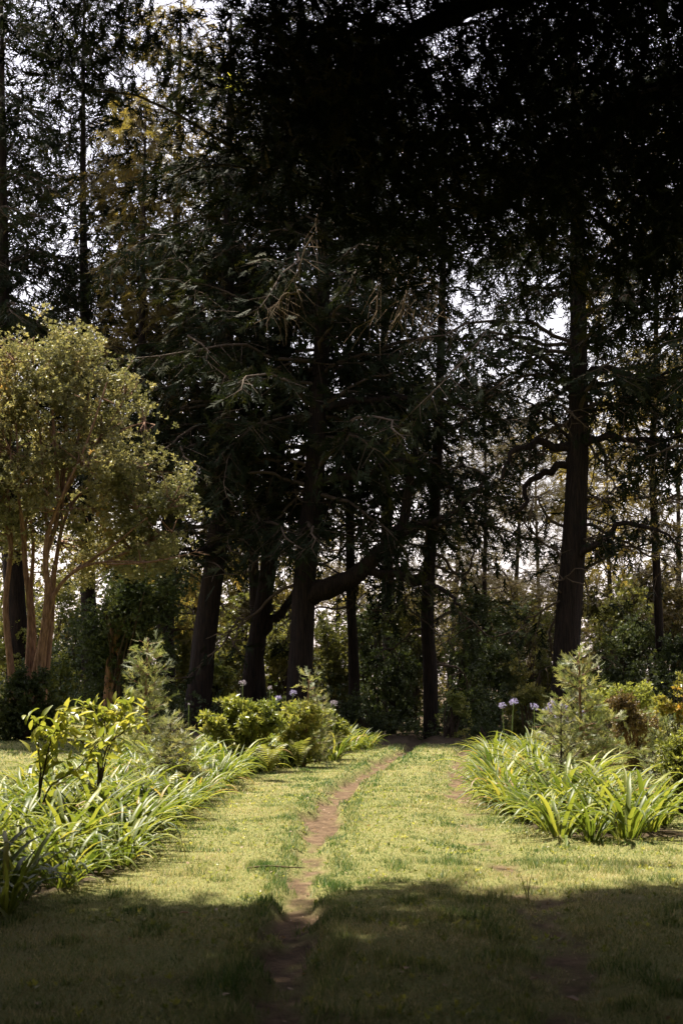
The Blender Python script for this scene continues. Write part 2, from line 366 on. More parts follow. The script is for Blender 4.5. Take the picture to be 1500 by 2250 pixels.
# ------------------------------------------------------------------ trees
def limb_path(p0, az, L, rise, droop, n=9, wig=.05):
    t = np.linspace(0, 1, n); h = np.array([math.sin(az), math.cos(az), 0]); sd = np.array([h[1], -h[0], 0])
    w = np.cumsum(R.normal(0, wig, n)) * L * .5; w -= w[0]; wz = np.cumsum(R.normal(0, wig * .6, n)) * L * .4; wz -= wz[0]
    return np.asarray(p0) + np.outer(t * L, h) + np.outer(w, sd) + np.outer(L * (rise * t - droop * t * t) + wz, [0, 0, 1])
def foliate(P, bl, gap, step, slen, t0=.2, droop=.35, keep=None, jit=.12):
    """branchlets off a limb and sprays along them"""
    seg = np.linalg.norm(np.diff(P, axis=0), axis=1); Ls = seg.sum(); cum = np.concatenate([[0], np.cumsum(seg)])
    s = np.arange(t0 * Ls, Ls, gap); s = s + R.uniform(-.3, .3, len(s)) * gap; s = np.clip(s, 0, Ls * .999)
    A = np.stack([np.interp(s, cum, P[:, k]) for k in range(3)], 1); tn = unit(np.stack([np.interp(s, cum, np.gradient(P[:, k])) for k in range(3)], 1))
    sd = unit(np.cross(tn, [0, 0, 1.0])) * np.where(np.arange(len(s)) % 2, 1, -1)[:, None]
    f = s / Ls; l = bl * (1.15 - .75 * f) * R.uniform(.5, 1.2, len(s))
    d = unit(tn * .55 + sd * R.uniform(.4, 1, (len(s), 1)) + R.normal(0, .25, (len(s), 3)) + np.array([0, 0, -droop * .4]))
    B = A + d * l[:, None] + np.outer(l * droop * .5, [0, 0, -1.0])
    k = np.maximum((l / step).astype(int), 2); idx = np.repeat(np.arange(len(s)), k)
    u = np.concatenate([(np.arange(q) + .6) / q for q in k]) if len(k) else np.zeros(0)
    pos = A[idx] + (B - A)[idx] * u[:, None] - np.outer(droop * .35 * l[idx] * u * u, [0, 0, 1]) + R.normal(0, jit, (len(idx), 3))
    dr = unit(d[idx] + R.normal(0, .5, (len(idx), 3)) - np.array([0, 0, droop * .9]))
    return pos, dr, slen * R.uniform(.6, 1.25, len(idx)), A, B
def build_tree(root, base, trunk, limbs, prm, mats, protos=SPRAY, sides=14, extra=None, trunk_name='trunk', limb_name='limb', prune=None):
    """trunk: (n,4) world points + radius; limbs: list of (path, r0, major); adds trunk, limb, branches, crown parts"""
    b = np.asarray(base)
    tp = resample(trunk, 26); tv = tube(tp[:, :3] - b, tp[:, 3], sides, .13)
    link(trunk_name, mesh(trunk_name, tv[0], tv[1], mats[0], smooth=True), root)
    minor, tw, sp = [], [], []
    for (P, r0, major, fol) in limbs:
        n = len(P); rad = r0 * np.linspace(1, .22, n)
        tb = tube(P - b, rad, 10 if major else 5, .14 if major else .06)
        if major: link(limb_name, mesh(limb_name, tb[0], tb[1], mats[0], smooth=True), root)
        else: minor.append(tb)
        if fol is not None:
            pr = dict(prm); pr.update(fol)
            pos, dr, sl, A, B = foliate(P, pr['bl'], pr['gap'], pr['step'], pr['slen'], pr.get('t0', .2), pr.get('droop', .35))
            sp.append((pos, dr, sl)); tw.append((A, B))
    if extra is not None: sp.append(extra)
    if tw:
        A = np.concatenate([q[0] for q in tw]); B = np.concatenate([q[1] for q in tw])
        minor.append(twig_tubes(A - b, B - b, np.full(len(A), prm.get('tr', .014)), np.full(len(A), prm.get('tr', .014) * .35)))
    if minor:
        V, T, r = join(minor); o = link('branches', mesh('branches', V, T, mats[2], smooth=True), root); o['kind'] = 'stuff'
    if sp:
        pos = np.concatenate([q[0] for q in sp]); dr = np.concatenate([q[1] for q in sp]); sl = np.concatenate([q[2] for q in sp])
        if prune is not None: k = prune(pos); pos, dr, sl = pos[k], dr[k], sl[k]
        M = frame(dr, R.normal(0, .9, len(pos))) * sl[:, None, None]
        tone = np.clip(vnoise(pos / 1.1, 21) * .6 + R.random(len(pos)) * .45 - .05, 0, 1)
        V, T, r = scat_multi(protos, pos - b, M, tone); o = link('crown', mesh('crown', V, T, mats[1], r), root); o['kind'] = 'stuff'
        return len(T)
    return 0
def crooked(p0, d, L, r, out, depth=0):
    n = max(int(L / .22), 4); P = [np.asarray(p0, float)]; d = unit(np.asarray(d, float)[None])[0]
    for k in range(n): d = unit((d + R.normal(0, .33, 3) + [0, 0, -.04])[None])[0]; P.append(P[-1] + d * L / n)
    P = np.array(P); out.append((P, r, False, dict(bl=.35, gap=.5, t0=.6) if depth else None))
    if depth < 2:
        for _ in range(3 if depth == 0 else 2):
            j = int(R.integers(n // 3, n)); crooked(P[j], unit((P[j] - P[j - 1] + R.normal(0, .25, 3) * L / n * 4)[None])[0], L * R.uniform(.3, .55), r * .55, out, depth + 1)
NT = 0; BLD = 1.5
ORDN = ['first', 'second', 'third', 'fourth', 'fifth', 'sixth', 'seventh', 'eighth', 'ninth', 'tenth', 'eleventh', 'twelfth', 'thirteenth', 'fourteenth', 'fifteenth', 'sixteenth', 'seventeenth']
def row_tree(label, path, D, width, z0, ztop, nl, Lmax, mats=(M_BARK, M_CYP, M_TWIG), explicit=(), prm=None, low=(0, 0), rise=.25, droop=.5, protos=SPRAY, name='cypress_tree', cat='tree', group=None, azr=None, prof=None, bare=8, bz=None):
    """path: image points of the trunk axis bottom to top at depth D; continues straight up to ztop"""
    global NT
    pts = [at(px, py, D) for px, py in path]
    pts[0][2] = gz(pts[0][0], D) - .15
    top = pts[-1].copy(); d = unit(pts[-1] - pts[-2]); d = unit(d + np.array([0, 0, 1.2])); top = pts[-1] + d * max(ztop - pts[-1][2], .5)
    r0 = width / 2; pts = pts + [top]; zs = np.array([q[2] for q in pts]); zz = (zs - zs[0]) / (zs[-1] - zs[0])
    rad = r0 * (1 - .9 * zz ** 1.2); tr = np.concatenate([np.array(pts), rad[:, None]], 1)
    # flare at the foot
    foot = tr[0].copy(); s = (tr[1] - tr[0]); tr = np.concatenate([[foot * [1, 1, 1, 1.45]], [foot + s * .06 * [1, 1, 1, 0] + [0, 0, 0, r0 * .12]], tr[1:]], 0)
    base = np.array([tr[0, 0], tr[0, 1], gz(tr[0, 0], tr[0, 1])])
    root = thing(name, base, label, cat, group)
    dense = resample(tr, 60); limbs = []
    az = R.random() * 6
    for k in range(nl):
        f = (k + .5) / nl; zq = z0 + (ztop - z0) * f; j = np.argmin(np.abs(dense[:, 2] - zq)); p0 = dense[j, :3]
        az += 2.4 + R.normal(0, .8); p0 = p0 + [0, 0, R.normal(0, .25)]
        if azr is not None: a_ = azr[0] + (azr[1] - azr[0]) * ((az % 6.283) / 6.283)
        else: a_ = az
        pf = (prof(f) if prof else (1 - .75 * f) * (.6 + .8 * min(f * 4, .5)))
        Ls = Lmax * pf * R.uniform(.5, 1.25)
        limbs.append((limb_path(p0, a_, Ls, rise + R.uniform(-.25, .45), droop * R.uniform(.5, 1.4), wig=.09), max(dense[j, 3] * .26, .025), False, dict(bl=BLD * R.uniform(.6, 1.5))))
    for k in range(bare):
        zq = R.uniform(*(bz or (z0 - 2.5, z0 + 5))); j = np.argmin(np.abs(dense[:, 2] - zq)); a_ = R.choice([-1, 1]) * R.uniform(.7, 2.2)
        crooked(dense[j, :3], [math.sin(a_), math.cos(a_) * .6, R.uniform(-.25, .4)], R.uniform(1.6, 3.8), R.uniform(.03, .06), limbs)
    for e in explicit:
        pp = np.array([at(q[0], q[1], D + (q[2] if len(q) > 2 else 0)) for q in e['pts']]); P = resample(pp, e.get('n', 14))
        P[1:-1] += R.normal(0, .045, (len(P) - 2, 3)); limbs.append((P, e['r'], True, e.get('fol')))
    n = build_tree(root, base, tr, limbs, dict(dict(bl=1.5, gap=.21, step=.125, slen=.42, t0=.15, droop=.45), **(prm or {})), mats, protos)
    NT += n; return root

OM0 = (M_BARK, M_CYP2, M_TWIG)
# the three big leaning trunks left of the track, and the trees round them
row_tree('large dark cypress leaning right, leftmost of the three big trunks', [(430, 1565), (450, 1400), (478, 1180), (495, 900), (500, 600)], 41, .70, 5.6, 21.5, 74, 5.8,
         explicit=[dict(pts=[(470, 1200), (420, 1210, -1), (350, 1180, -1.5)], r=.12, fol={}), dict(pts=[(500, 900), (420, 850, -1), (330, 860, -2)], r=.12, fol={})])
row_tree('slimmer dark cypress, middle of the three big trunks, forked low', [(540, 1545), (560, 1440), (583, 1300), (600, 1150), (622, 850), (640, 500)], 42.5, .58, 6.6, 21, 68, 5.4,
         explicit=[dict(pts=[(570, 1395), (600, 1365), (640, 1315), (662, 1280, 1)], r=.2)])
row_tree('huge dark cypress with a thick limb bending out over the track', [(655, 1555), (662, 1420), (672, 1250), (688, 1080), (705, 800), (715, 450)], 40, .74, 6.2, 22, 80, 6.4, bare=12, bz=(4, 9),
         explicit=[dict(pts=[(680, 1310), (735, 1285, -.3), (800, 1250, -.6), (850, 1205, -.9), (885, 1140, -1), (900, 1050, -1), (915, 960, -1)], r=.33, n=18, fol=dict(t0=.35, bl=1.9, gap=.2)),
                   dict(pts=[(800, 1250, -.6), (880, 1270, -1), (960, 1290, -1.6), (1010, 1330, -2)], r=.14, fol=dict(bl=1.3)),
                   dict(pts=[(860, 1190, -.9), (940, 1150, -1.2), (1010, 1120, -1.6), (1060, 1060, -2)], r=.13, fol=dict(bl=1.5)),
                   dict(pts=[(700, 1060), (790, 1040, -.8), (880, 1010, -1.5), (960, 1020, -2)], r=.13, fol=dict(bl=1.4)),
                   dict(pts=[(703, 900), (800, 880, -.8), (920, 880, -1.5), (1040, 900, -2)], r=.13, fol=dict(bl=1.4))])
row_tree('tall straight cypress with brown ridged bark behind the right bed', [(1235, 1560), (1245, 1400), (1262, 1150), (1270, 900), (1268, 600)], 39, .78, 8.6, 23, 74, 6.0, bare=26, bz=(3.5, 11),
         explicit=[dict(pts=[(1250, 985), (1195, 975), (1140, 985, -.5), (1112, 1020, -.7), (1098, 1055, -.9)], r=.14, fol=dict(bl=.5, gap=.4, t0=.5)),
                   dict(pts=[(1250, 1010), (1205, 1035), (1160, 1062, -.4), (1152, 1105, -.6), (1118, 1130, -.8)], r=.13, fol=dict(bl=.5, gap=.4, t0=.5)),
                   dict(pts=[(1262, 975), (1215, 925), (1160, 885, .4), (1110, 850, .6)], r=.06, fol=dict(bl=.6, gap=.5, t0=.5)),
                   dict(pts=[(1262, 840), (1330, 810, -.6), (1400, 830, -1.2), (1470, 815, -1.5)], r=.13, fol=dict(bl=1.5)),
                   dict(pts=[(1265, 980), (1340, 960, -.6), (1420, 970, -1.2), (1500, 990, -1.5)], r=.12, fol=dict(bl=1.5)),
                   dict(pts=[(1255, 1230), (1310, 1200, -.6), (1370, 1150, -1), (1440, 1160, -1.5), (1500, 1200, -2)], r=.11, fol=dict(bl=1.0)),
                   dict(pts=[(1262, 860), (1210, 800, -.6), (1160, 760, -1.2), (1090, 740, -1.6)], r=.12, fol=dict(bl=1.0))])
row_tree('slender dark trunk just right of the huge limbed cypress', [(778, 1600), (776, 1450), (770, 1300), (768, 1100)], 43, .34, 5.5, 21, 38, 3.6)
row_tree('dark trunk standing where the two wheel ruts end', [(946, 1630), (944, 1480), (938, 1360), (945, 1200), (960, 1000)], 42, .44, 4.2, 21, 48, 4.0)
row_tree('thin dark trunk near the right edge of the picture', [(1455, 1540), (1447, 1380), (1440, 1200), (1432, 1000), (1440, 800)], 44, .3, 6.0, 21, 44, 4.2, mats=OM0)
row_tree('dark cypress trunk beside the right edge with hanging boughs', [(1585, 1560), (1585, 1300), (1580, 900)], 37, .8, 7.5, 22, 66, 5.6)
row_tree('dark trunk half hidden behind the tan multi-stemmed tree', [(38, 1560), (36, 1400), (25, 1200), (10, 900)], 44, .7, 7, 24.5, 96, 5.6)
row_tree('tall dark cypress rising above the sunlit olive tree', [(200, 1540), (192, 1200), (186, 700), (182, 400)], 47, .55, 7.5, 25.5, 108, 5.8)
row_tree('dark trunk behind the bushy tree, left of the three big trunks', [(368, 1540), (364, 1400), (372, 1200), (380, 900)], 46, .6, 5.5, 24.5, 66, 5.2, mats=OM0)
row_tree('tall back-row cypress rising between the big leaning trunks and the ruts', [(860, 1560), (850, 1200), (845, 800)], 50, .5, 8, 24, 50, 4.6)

# sunlit olive-coloured trees standing further back
def pine(label, px, D, ztop, z0, Lmax, nl, mats, protos, prm, width=.3, lean=0):
    return row_tree(label, [(px, 1530), (px + lean * .5, 1350), (px + lean, 1150)], D, width, z0, ztop, nl, Lmax, mats=mats, protos=protos, prm=prm, name='pine_tree', group='pale pines in the clearing behind the dark trunks', bare=4, rise=.35, droop=.3, prof=lambda f: (.55 + .5 * math.sin(f * 3.0)))
PM = (M_BARK, M_PINE, M_TWIG); PP = dict(bl=1.1, gap=.48, step=.17, slen=.36, t0=.15, droop=.2)
pine('pale feathery pine seen left of the tall straight cypress', 1120, 58, 12.0, 2.2, 4.6, 46, PM, NEED, PP, .28, 20)
pine('pale feathery pine behind the dark trunk at the end of the ruts', 985, 62, 14.5, 2.5, 4.6, 46, PM, NEED, PP, .26, 25)
pine('pale feathery pine seen just right of the tall straight cypress', 1345, 56, 11.0, 2.0, 4.6, 46, PM, NEED, PP, .28, -10)
pine('pale pine at the right edge behind the thin dark trunk', 1490, 60, 15.5, 2.2, 4.6, 46, PM, NEED, PP, .3, 0)
pine('pale pine beside the bare limbs left of the tall straight cypress', 1190, 66, 14, 2.2, 4.6, 44, PM, NEED, PP, .26, -12)
pine('pale pine filling the gap right of the trunk at the ruts\' end', 1060, 52, 12.5, 2.2, 4.2, 40, PM, NEED, PP, .24, 6)
pine('pale pine glimpsed between the first and second leaning trunks', 520, 60, 9, 2.5, 3.6, 28, PM, NEED, PP, .26, 10)
pine('pale pine glimpsed left of the slender dark trunk', 735, 64, 10, 2.5, 3.6, 28, PM, NEED, PP, .26, 14)
OM = (M_BARK, M_CYP2, M_TWIG)
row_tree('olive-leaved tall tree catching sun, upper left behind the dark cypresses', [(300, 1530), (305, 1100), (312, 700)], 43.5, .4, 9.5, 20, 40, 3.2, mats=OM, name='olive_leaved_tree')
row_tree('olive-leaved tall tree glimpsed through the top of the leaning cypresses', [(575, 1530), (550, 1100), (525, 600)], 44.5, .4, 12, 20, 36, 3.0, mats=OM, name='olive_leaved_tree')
print('tree tris', NT)
def copy_tree(o, loc, rz, sc, label):
    c_ = o.copy(); COL.objects.link(c_); c_.location = loc; c_.rotation_euler = (0, 0, rz); c_.scale = (sc,) * 3; c_['label'] = label; c_['group'] = 'unseen cypresses added behind and beside the viewpoint to darken the shade'
    for ch in o.children: d_ = ch.copy(); COL.objects.link(d_); d_.parent = c_
SHADE_SRC = [q for q in bpy.data.objects if q.name.startswith('cypress_tree') and q.parent is None]  # sources for unseen cypress copies added to cut skylight and deepen the shade
for k, (gx_, gy_) in enumerate([(-7, -6), (-1.5, -8), (5, -7), (11, -3), (-13, -1), (12.5, 6), (-14.5, 9), (14, 15), (-15.5, 18), (-4, -15), (8, -14), (15.5, 24), (-8.5, 6), (-8, .5), (9.5, 11), (8.5, 2), (-10.5, 12.5)]):
    copy_tree(SHADE_SRC[k % 4], (gx_, gy_, 0), 1.3 * k, .95, 'unseen cypress added for shade, ' + ('behind the camera' if gy_ < 0 else 'beside the lawn on the ' + ('left' if gx_ < 0 else 'right')) + ', ' + ORDN[k] + ' of its set')

# ------------------------------------------------------------------ overhanging tree whose shade covers the foreground
EDGE = np.array([G(*q) for q in [(-900, 1985), (0, 1992), (100, 1978), (400, 1975), (560, 1990), (650, 2022), (720, 1985), (850, 1942), (1000, 1935), (1080, 1965), (1170, 1995), (1280, 1975), (1400, 1945), (1500, 1940), (2300, 1930)]])
EDGE = EDGE[np.argsort(EDGE[:, 0])]
def lit_edge(xg): return np.interp(xg, EDGE[:, 0], EDGE[:, 1])
tb = np.array([4.7, 7.6, 0.0]); tb[2] = gz(4.7, 7.6)
over = thing('overhanging_cypress', tb, 'dark tree overhead whose drooping boughs fill the top right of the picture', 'tree')
trk = np.array([(4.7, 7.6, -.2, .62), (4.65, 7.65, .4, .48), (4.55, 7.8, 3, .42), (4.4, 8.0, 6.5, .36), (4.3, 8.0, 10, .26), (4.3, 8.0, 14, .1)])
limbs = []
def over_limb(pts, r, fol, major=True): limbs.append((resample(np.array(pts, float), 14), r, major, fol))
FO = dict(bl=1.0, gap=.10, step=.07, slen=.19, t0=.25, droop=.5)
over_limb([(4.45, 7.9, 5.2), (3.3, 9.2, 6.3), (1.8, 10.4, 6.9), (.3, 11.2, 6.6), (-.6, 11.5, 5.7)], .17, FO)
over_limb([(4.45, 7.9, 6.0), (3.0, 8.6, 7.3), (1.0, 9.6, 8.0), (-1.2, 10.4, 8.2), (-3.0, 11.0, 7.9)], .18, FO)
over_limb([(4.5, 7.9, 4.4), (3.9, 9.2, 5.4), (3.0, 10.4, 6.1), (2.1, 11.2, 6.0), (1.2, 11.5, 5.3)], .16, FO)
over_limb([(4.5, 7.9, 4.8), (4.4, 9.4, 6.0), (4.0, 10.7, 6.5), (3.4, 11.6, 6.1), (2.7, 11.9, 5.4)], .15, FO)
over_limb([(4.4, 8.0, 7.2), (2.4, 9.6, 8.6), (.4, 11.0, 9.2), (-1.6, 12.0, 9.0)], .15, FO)
over_limb([(4.4, 8.0, 8.0), (3.0, 7.8, 9.4), (1.0, 7.6, 10.0), (-1.6, 7.8, 10.0), (-3.6, 8.2, 9.6)], .15, FO)
over_limb([(4.4, 8.0, 6.8), (5.4, 9.6, 7.8), (5.9, 11.0, 7.8), (5.8, 12.0, 7.0)], .14, FO)
over_limb([(4.4, 8.0, 7.6), (2.0, 8.8, 9.0), (-.6, 9.4, 9.6), (-3.0, 10.0, 9.4), (-4.6, 10.4, 8.9)], .15, FO)
# boughs set where their shadow covers the foreground, many out of view
N = 1150; xg = R.uniform(-5.5, 6.0, N); yg = R.uniform(-1.0, 10.4, N); lo = np.where(xg < -.2, 7.4, np.where(xg < .9, 5.6, 4.9)); zz = lo + R.random(N) * 2.6
cp = np.stack([xg - SHX * zz, yg - SHY * zz, zz], 1)
cp = cp[(cp[:, 1] > 1.0)]; cp[:, 2] = np.where(cp[:, 1] < 9.2, np.maximum(cp[:, 2], 1.45 + .66 * cp[:, 1]), cp[:, 2]); cp[:, 2] += np.clip(6 - cp[:, 1], 0, 4) * .6
nv = 420; cv = np.stack([R.uniform(-1.0, 3.4, nv), R.uniform(9.6, 12.4, nv), R.uniform(4.7, 7.8, nv)], 1); cp = np.concatenate([cp, cv[(cv[:, 2] > 4.9 + .9 * sstep(.6, -.9, cv[:, 0]))]])
hub = np.concatenate([q[0][5:] for q in limbs]); near = np.argmin(((cp[:, None] - hub[None]) ** 2).sum(2), 1); H = hub[near]
ex_p, ex_d, ex_l = [], [], []
for a, h in zip(cp, H):
    vis = a[2] - 1.45 < .62 * a[1]; k = 46 if vis else 15; dd = unit((a - h)[None])[0]; u = R.uniform(-.6, .6, k)
    ex_p.append(a + np.outer(u * .9, dd) + R.normal(0, .2, (k, 3)) - np.outer(np.abs(u) * .2, [0, 0, 1])); ex_d.append(unit(dd + R.normal(0, .6, (k, 3)) - [0, 0, .5])); ex_l.append((.17 if vis else .7) * R.uniform(.6, 1.3, k))
N = 900; xg = R.uniform(-7, 8, N); yg = R.uniform(-5, 10.3, N); zz = R.uniform(10.5, 12.5, N); c2 = np.stack([xg - SHX * zz, yg - SHY * zz, zz], 1)  # unseen upper boughs added to stop sun and sky leaking into the shade
for a in c2:
    k = 22; ex_p.append(a + R.normal(0, .4, (k, 3))); ex_d.append(unit(R.normal(0, .8, (k, 3)) - [0, 0, .4])); ex_l.append(.75 * R.uniform(.6, 1.2, k))
def prune(p):  # also trims sprays along the sun's rays to shape the foreground shadow edge
    gx_ = p[:, 0] + SHX * p[:, 2]; gy_ = p[:, 1] + SHY * p[:, 2]
    gap = (((p - [.72, 11.7, 7.1]) / [.55, 1.5, .6]) ** 2).sum(1) < 1
    gap |= (((p - [-1.35, 11.6, 6.9]) / [.75, 1.5, .8]) ** 2).sum(1) < 1
    return ~(gap & (R.random(len(p)) < .85)) & (gy_ < lit_edge(gx_) - .08 + (vnoise(p / .35, 31) - .5) * .25)
h2 = hub[np.argmin(((c2[:, None] - hub[None]) ** 2).sum(2), 1)]
for a, h in list(zip(cp[::3], H[::3])) + list(zip(c2[::4], h2[::4])):
    mid = (a + h) / 2 + R.normal(0, .12, 3) + [0, 0, .15]; limbs.append((resample(np.array([h, mid, a]), 6), .018, False, None))
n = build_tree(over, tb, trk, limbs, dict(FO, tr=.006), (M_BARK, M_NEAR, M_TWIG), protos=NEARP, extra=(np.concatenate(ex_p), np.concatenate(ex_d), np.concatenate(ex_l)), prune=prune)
print('near tris', n)
# bare, sun-caught twigs hanging under its boughs
for k, pts in enumerate([[(828, 480), (836, 540), (838, 600), (826, 700)], [(712, 430), (690, 500), (662, 570), (650, 640)], [(800, 90), (840, 130), (868, 185), (890, 260)], [(905, 520), (930, 580), (960, 640), (975, 690)],
                         [(930, 540), (905, 600), (890, 650), (880, 700)], [(660, 640), (620, 655), (585, 690)], [(870, 530), (880, 590), (915, 660), (950, 680)]]):
    P = resample(np.array([at(a, b_, 13.6) for a, b_ in pts]), 12); P[1:] += R.normal(0, .012, (11, 3))
    pb = [tube(P - tb, np.linspace(.012, .003, 12) * (1.7 if k == 2 else 1), 5, .1)]
    for j in range(2, 12):
        for _ in range(2):
            q = P[j]; v1 = np.array([R.normal(0, .1), R.normal(0, .08), -abs(R.normal(.14, .06))]); e = q + v1; e2 = e + v1 * .5 + [R.normal(0, .03), 0, -.1]
            pb.append(twig_tubes(np.array([q, e]) - tb, np.array([e, e2]) - tb, np.array([.004, .0028]), np.array([.0028, .0015])))
    V, T, r = join(pb); link('hanging_twig', mesh('hanging_twig', V, T, M_DEAD, smooth=True), over)

# ------------------------------------------------------------------ leafy trees and shrubs
def leaf_cloud(ells, n, lsize, nscale=.5, thr=.42, hollow=.35, seed=41, fuzz=.12, grp=0):
    """ells: (cx,cy,cz,rx,ry,rz) relative; returns positions, outward directions"""
    ells = np.asarray(ells, float); vol = ells[:, 3] * ells[:, 4] * ells[:, 5]; pick = R.choice(len(ells), n, p=vol / vol.sum())
    u = rdir(n); rr = (hollow ** 3 + (1 - hollow ** 3) * R.random(n)) ** (1 / 3) * (1 + fuzz * R.normal(size=n)); e = ells[pick]
    pos = e[:, :3] + u * e[:, 3:] * rr[:, None]
    if grp: pos = pos[R.integers(0, max(n // grp, 1), n)] + R.normal(0, lsize * 1.15, (n, 3)) * [1, 1, .8]
    k = vnoise(pos / nscale + 50, seed) > thr
    return pos[k], unit(u[k] + R.normal(0, .6, (k.sum(), 3)) + [0, 0, .35])
def leafy(root, ells, n, lsize, mat, protos=CLUS, nscale=.5, thr=.42, hollow=.35, name='crown', seed=41, fuzz=.12, grp=0):
    pos, d = leaf_cloud(ells, n, lsize, nscale, thr, hollow, seed, fuzz, grp)
    M = frame(d, R.random(len(pos)) * 6.3) * (lsize * R.uniform(.65, 1.25, len(pos)))[:, None, None]
    tone = np.clip(.65 * vnoise(pos / (nscale * 1.6), seed + 3) + .5 * R.random(len(pos)) - .05, 0, 1)
    V, T, r = scat_multi(protos, pos, M, tone); return link(name, mesh(name, V, T, mat, r), root), pos
def stems_to(root, targets, r0, mat, name='stems', base=(0, 0, 0)):
    pb = []
    for q in targets:
        b0 = np.asarray(base) + np.append(R.normal(0, r0 * 2.5, 2), -.05); mid = b0 + (q - b0) * .5 + np.append(-(q - b0)[:2] * .18, 0) + R.normal(0, .04, 3) * np.linalg.norm(q)
        P = resample(np.array([b0, mid, q]), 8); pb.append(tube(P, np.linspace(r0, r0 * .25, 8), 6, .05))
    V, T, r = join(pb); return link(name, mesh(name, V, T, mat, smooth=True), root)

# the sunlit multi-stemmed tree on the left
DE = 31.0
eb = at(75, 1590, DE); eb[2] = gz(eb[0], eb[1])
et = thing('multi_stemmed_tree', eb, 'sunlit olive-leaved tree with many smooth tan stems on the left', 'tree')
stem_px = [([(32, 1570), (24, 1470), (12, 1330), (24, 1200), (16, 1050), (30, 900)], .13, 0), ([(60, 1580), (62, 1470), (66, 1350), (55, 1220), (60, 1100), (85, 900)], .13, .25),
           ([(70, 1585), (78, 1480), (108, 1330), (100, 1230), (128, 1120), (116, 920), (108, 780)], .14, -.15), ([(80, 1585), (88, 1450), (104, 1300), (100, 1200), (132, 1100), (188, 980), (235, 840)], .11, -.4),
           ([(86, 1585), (100, 1400), (118, 1310), (165, 1255), (230, 1235), (330, 1235)], .1, -.3), ([(66, 1575), (74, 1400), (68, 1300), (72, 1180), (45, 1050), (5, 960)], .1, .5), ([(92, 1580), (112, 1380), (122, 1240), (150, 1120), (215, 1060), (330, 1020)], .1, .2)]
tips = []
for pts, r0, dy in stem_px:
    P = resample(np.array([at(a, b_, DE + dy * (k / 2)) for k, (a, b_) in enumerate(pts)]), 20); P[0, 2] = eb[2] - .1
    tv = tube(P - eb, r0 * .6 * np.linspace(1.2, .22, 20), 10, .06); link('stem', mesh('stem', tv[0], tv[1], M_STEM, smooth=True), et); tips += [P[9] - eb, P[12] - eb, P[15] - eb, P[18] - eb]
def E(px, py, dy, rx, ry, rz): q = at(px, py, DE + dy) - eb; return (*q, rx, ry, rz)
ells = [E(120, 840, 0, 1.3, 1.4, 1.15), E(240, 900, .2, 1.0, 1.1, 1.0), E(30, 920, -.2, 1.3, 1.3, 1.2), E(60, 1060, 0, 1.4, 1.5, 1.1), E(230, 1040, -.3, 1.4, 1.4, 1.0), E(330, 1085, 0, 1.0, 1.1, .8), E(310, 1180, .2, 1.0, 1.1, .6),
        E(-60, 1000, 0, 1.3, 1.4, 1.8), E(-90, 850, .4, 1.1, 1.2, 1.3), E(200, 1190, .6, .9, 1.0, .6), E(150, 770, .2, .7, .8, .6), E(0, 1180, .5, .8, 1, .6), E(300, 1250, -.2, .7, .8, .35), E(365, 1150, .1, .55, .8, .5), E(350, 1225, .3, .6, .7, .3), E(180, 1260, .8, .7, .8, .4)]
o, pos = leafy(et, ells, 44000, .08, M_EL, nscale=.46, thr=.46, hollow=.0, fuzz=.24, grp=9); o['kind'] = 'stuff'
for (a0, b0_, a1, b1) in [(66, 1350, 40, 800), (108, 1330, 160, 800), (128, 1120, 200, 830), (100, 1230, 80, 760), (132, 1100, 270, 880), (188, 980, 300, 930), (24, 1200, -20, 880), (150, 1120, 370, 1110), (230, 1235, 380, 1180), (55, 1220, 20, 1000), (128, 1120, 150, 740), (165, 1255, 320, 1140)]:
    dd = R.uniform(-.9, .3); P = resample(np.array([at(a0, b0_, DE), at(a0 * .6 + a1 * .4 + R.normal(0, 8), b0_ * .65 + b1 * .35, DE + dd * .6), at(a1, b1, DE + dd)]), 12) - eb; P[1:] += np.cumsum(R.normal(0, .015, (11, 3)), 0)
    tv = tube(P, np.linspace(.05, .012, 12), 6, .06); link('stem', mesh('stem', tv[0], tv[1], M_STEM, smooth=True), et); tips += [P[5], P[8], P[11]]
tips = np.array(tips); q = pos[R.integers(0, len(pos), 420)]; near = tips[np.argmin(((q[:, None] - tips[None]) ** 2).sum(2), 1)]
mid = (near + q) / 2 + R.normal(0, .12, q.shape) + [0, 0, .08]
V, T, r = join([twig_tubes(near, mid, np.full(len(q), .022), np.full(len(q), .012)), twig_tubes(mid, q, np.full(len(q), .012), np.full(len(q), .004))])
link('branches', mesh('branches', V, T, M_STEM, smooth=True), et)['kind'] = 'stuff'
P = resample(np.array([at(a, b_, DE - .9) for a, b_ in [(235, 1240), (300, 1238), (370, 1228), (428, 1213)]]), 10) - eb
pb = [tube(P, np.linspace(.03, .008, 10), 5, .1)]
for j in range(1, 10):
    for _ in range(3): e = P[j] + np.array([R.normal(.15, .12), R.normal(0, .15), R.normal(.02, .09)]); pb.append(twig_tubes(P[j][None], e[None], np.array([.009]), np.array([.003])))
V, T, r = join(pb); link('bare_branch', mesh('bare_branch', V, T, M_STEM), et)

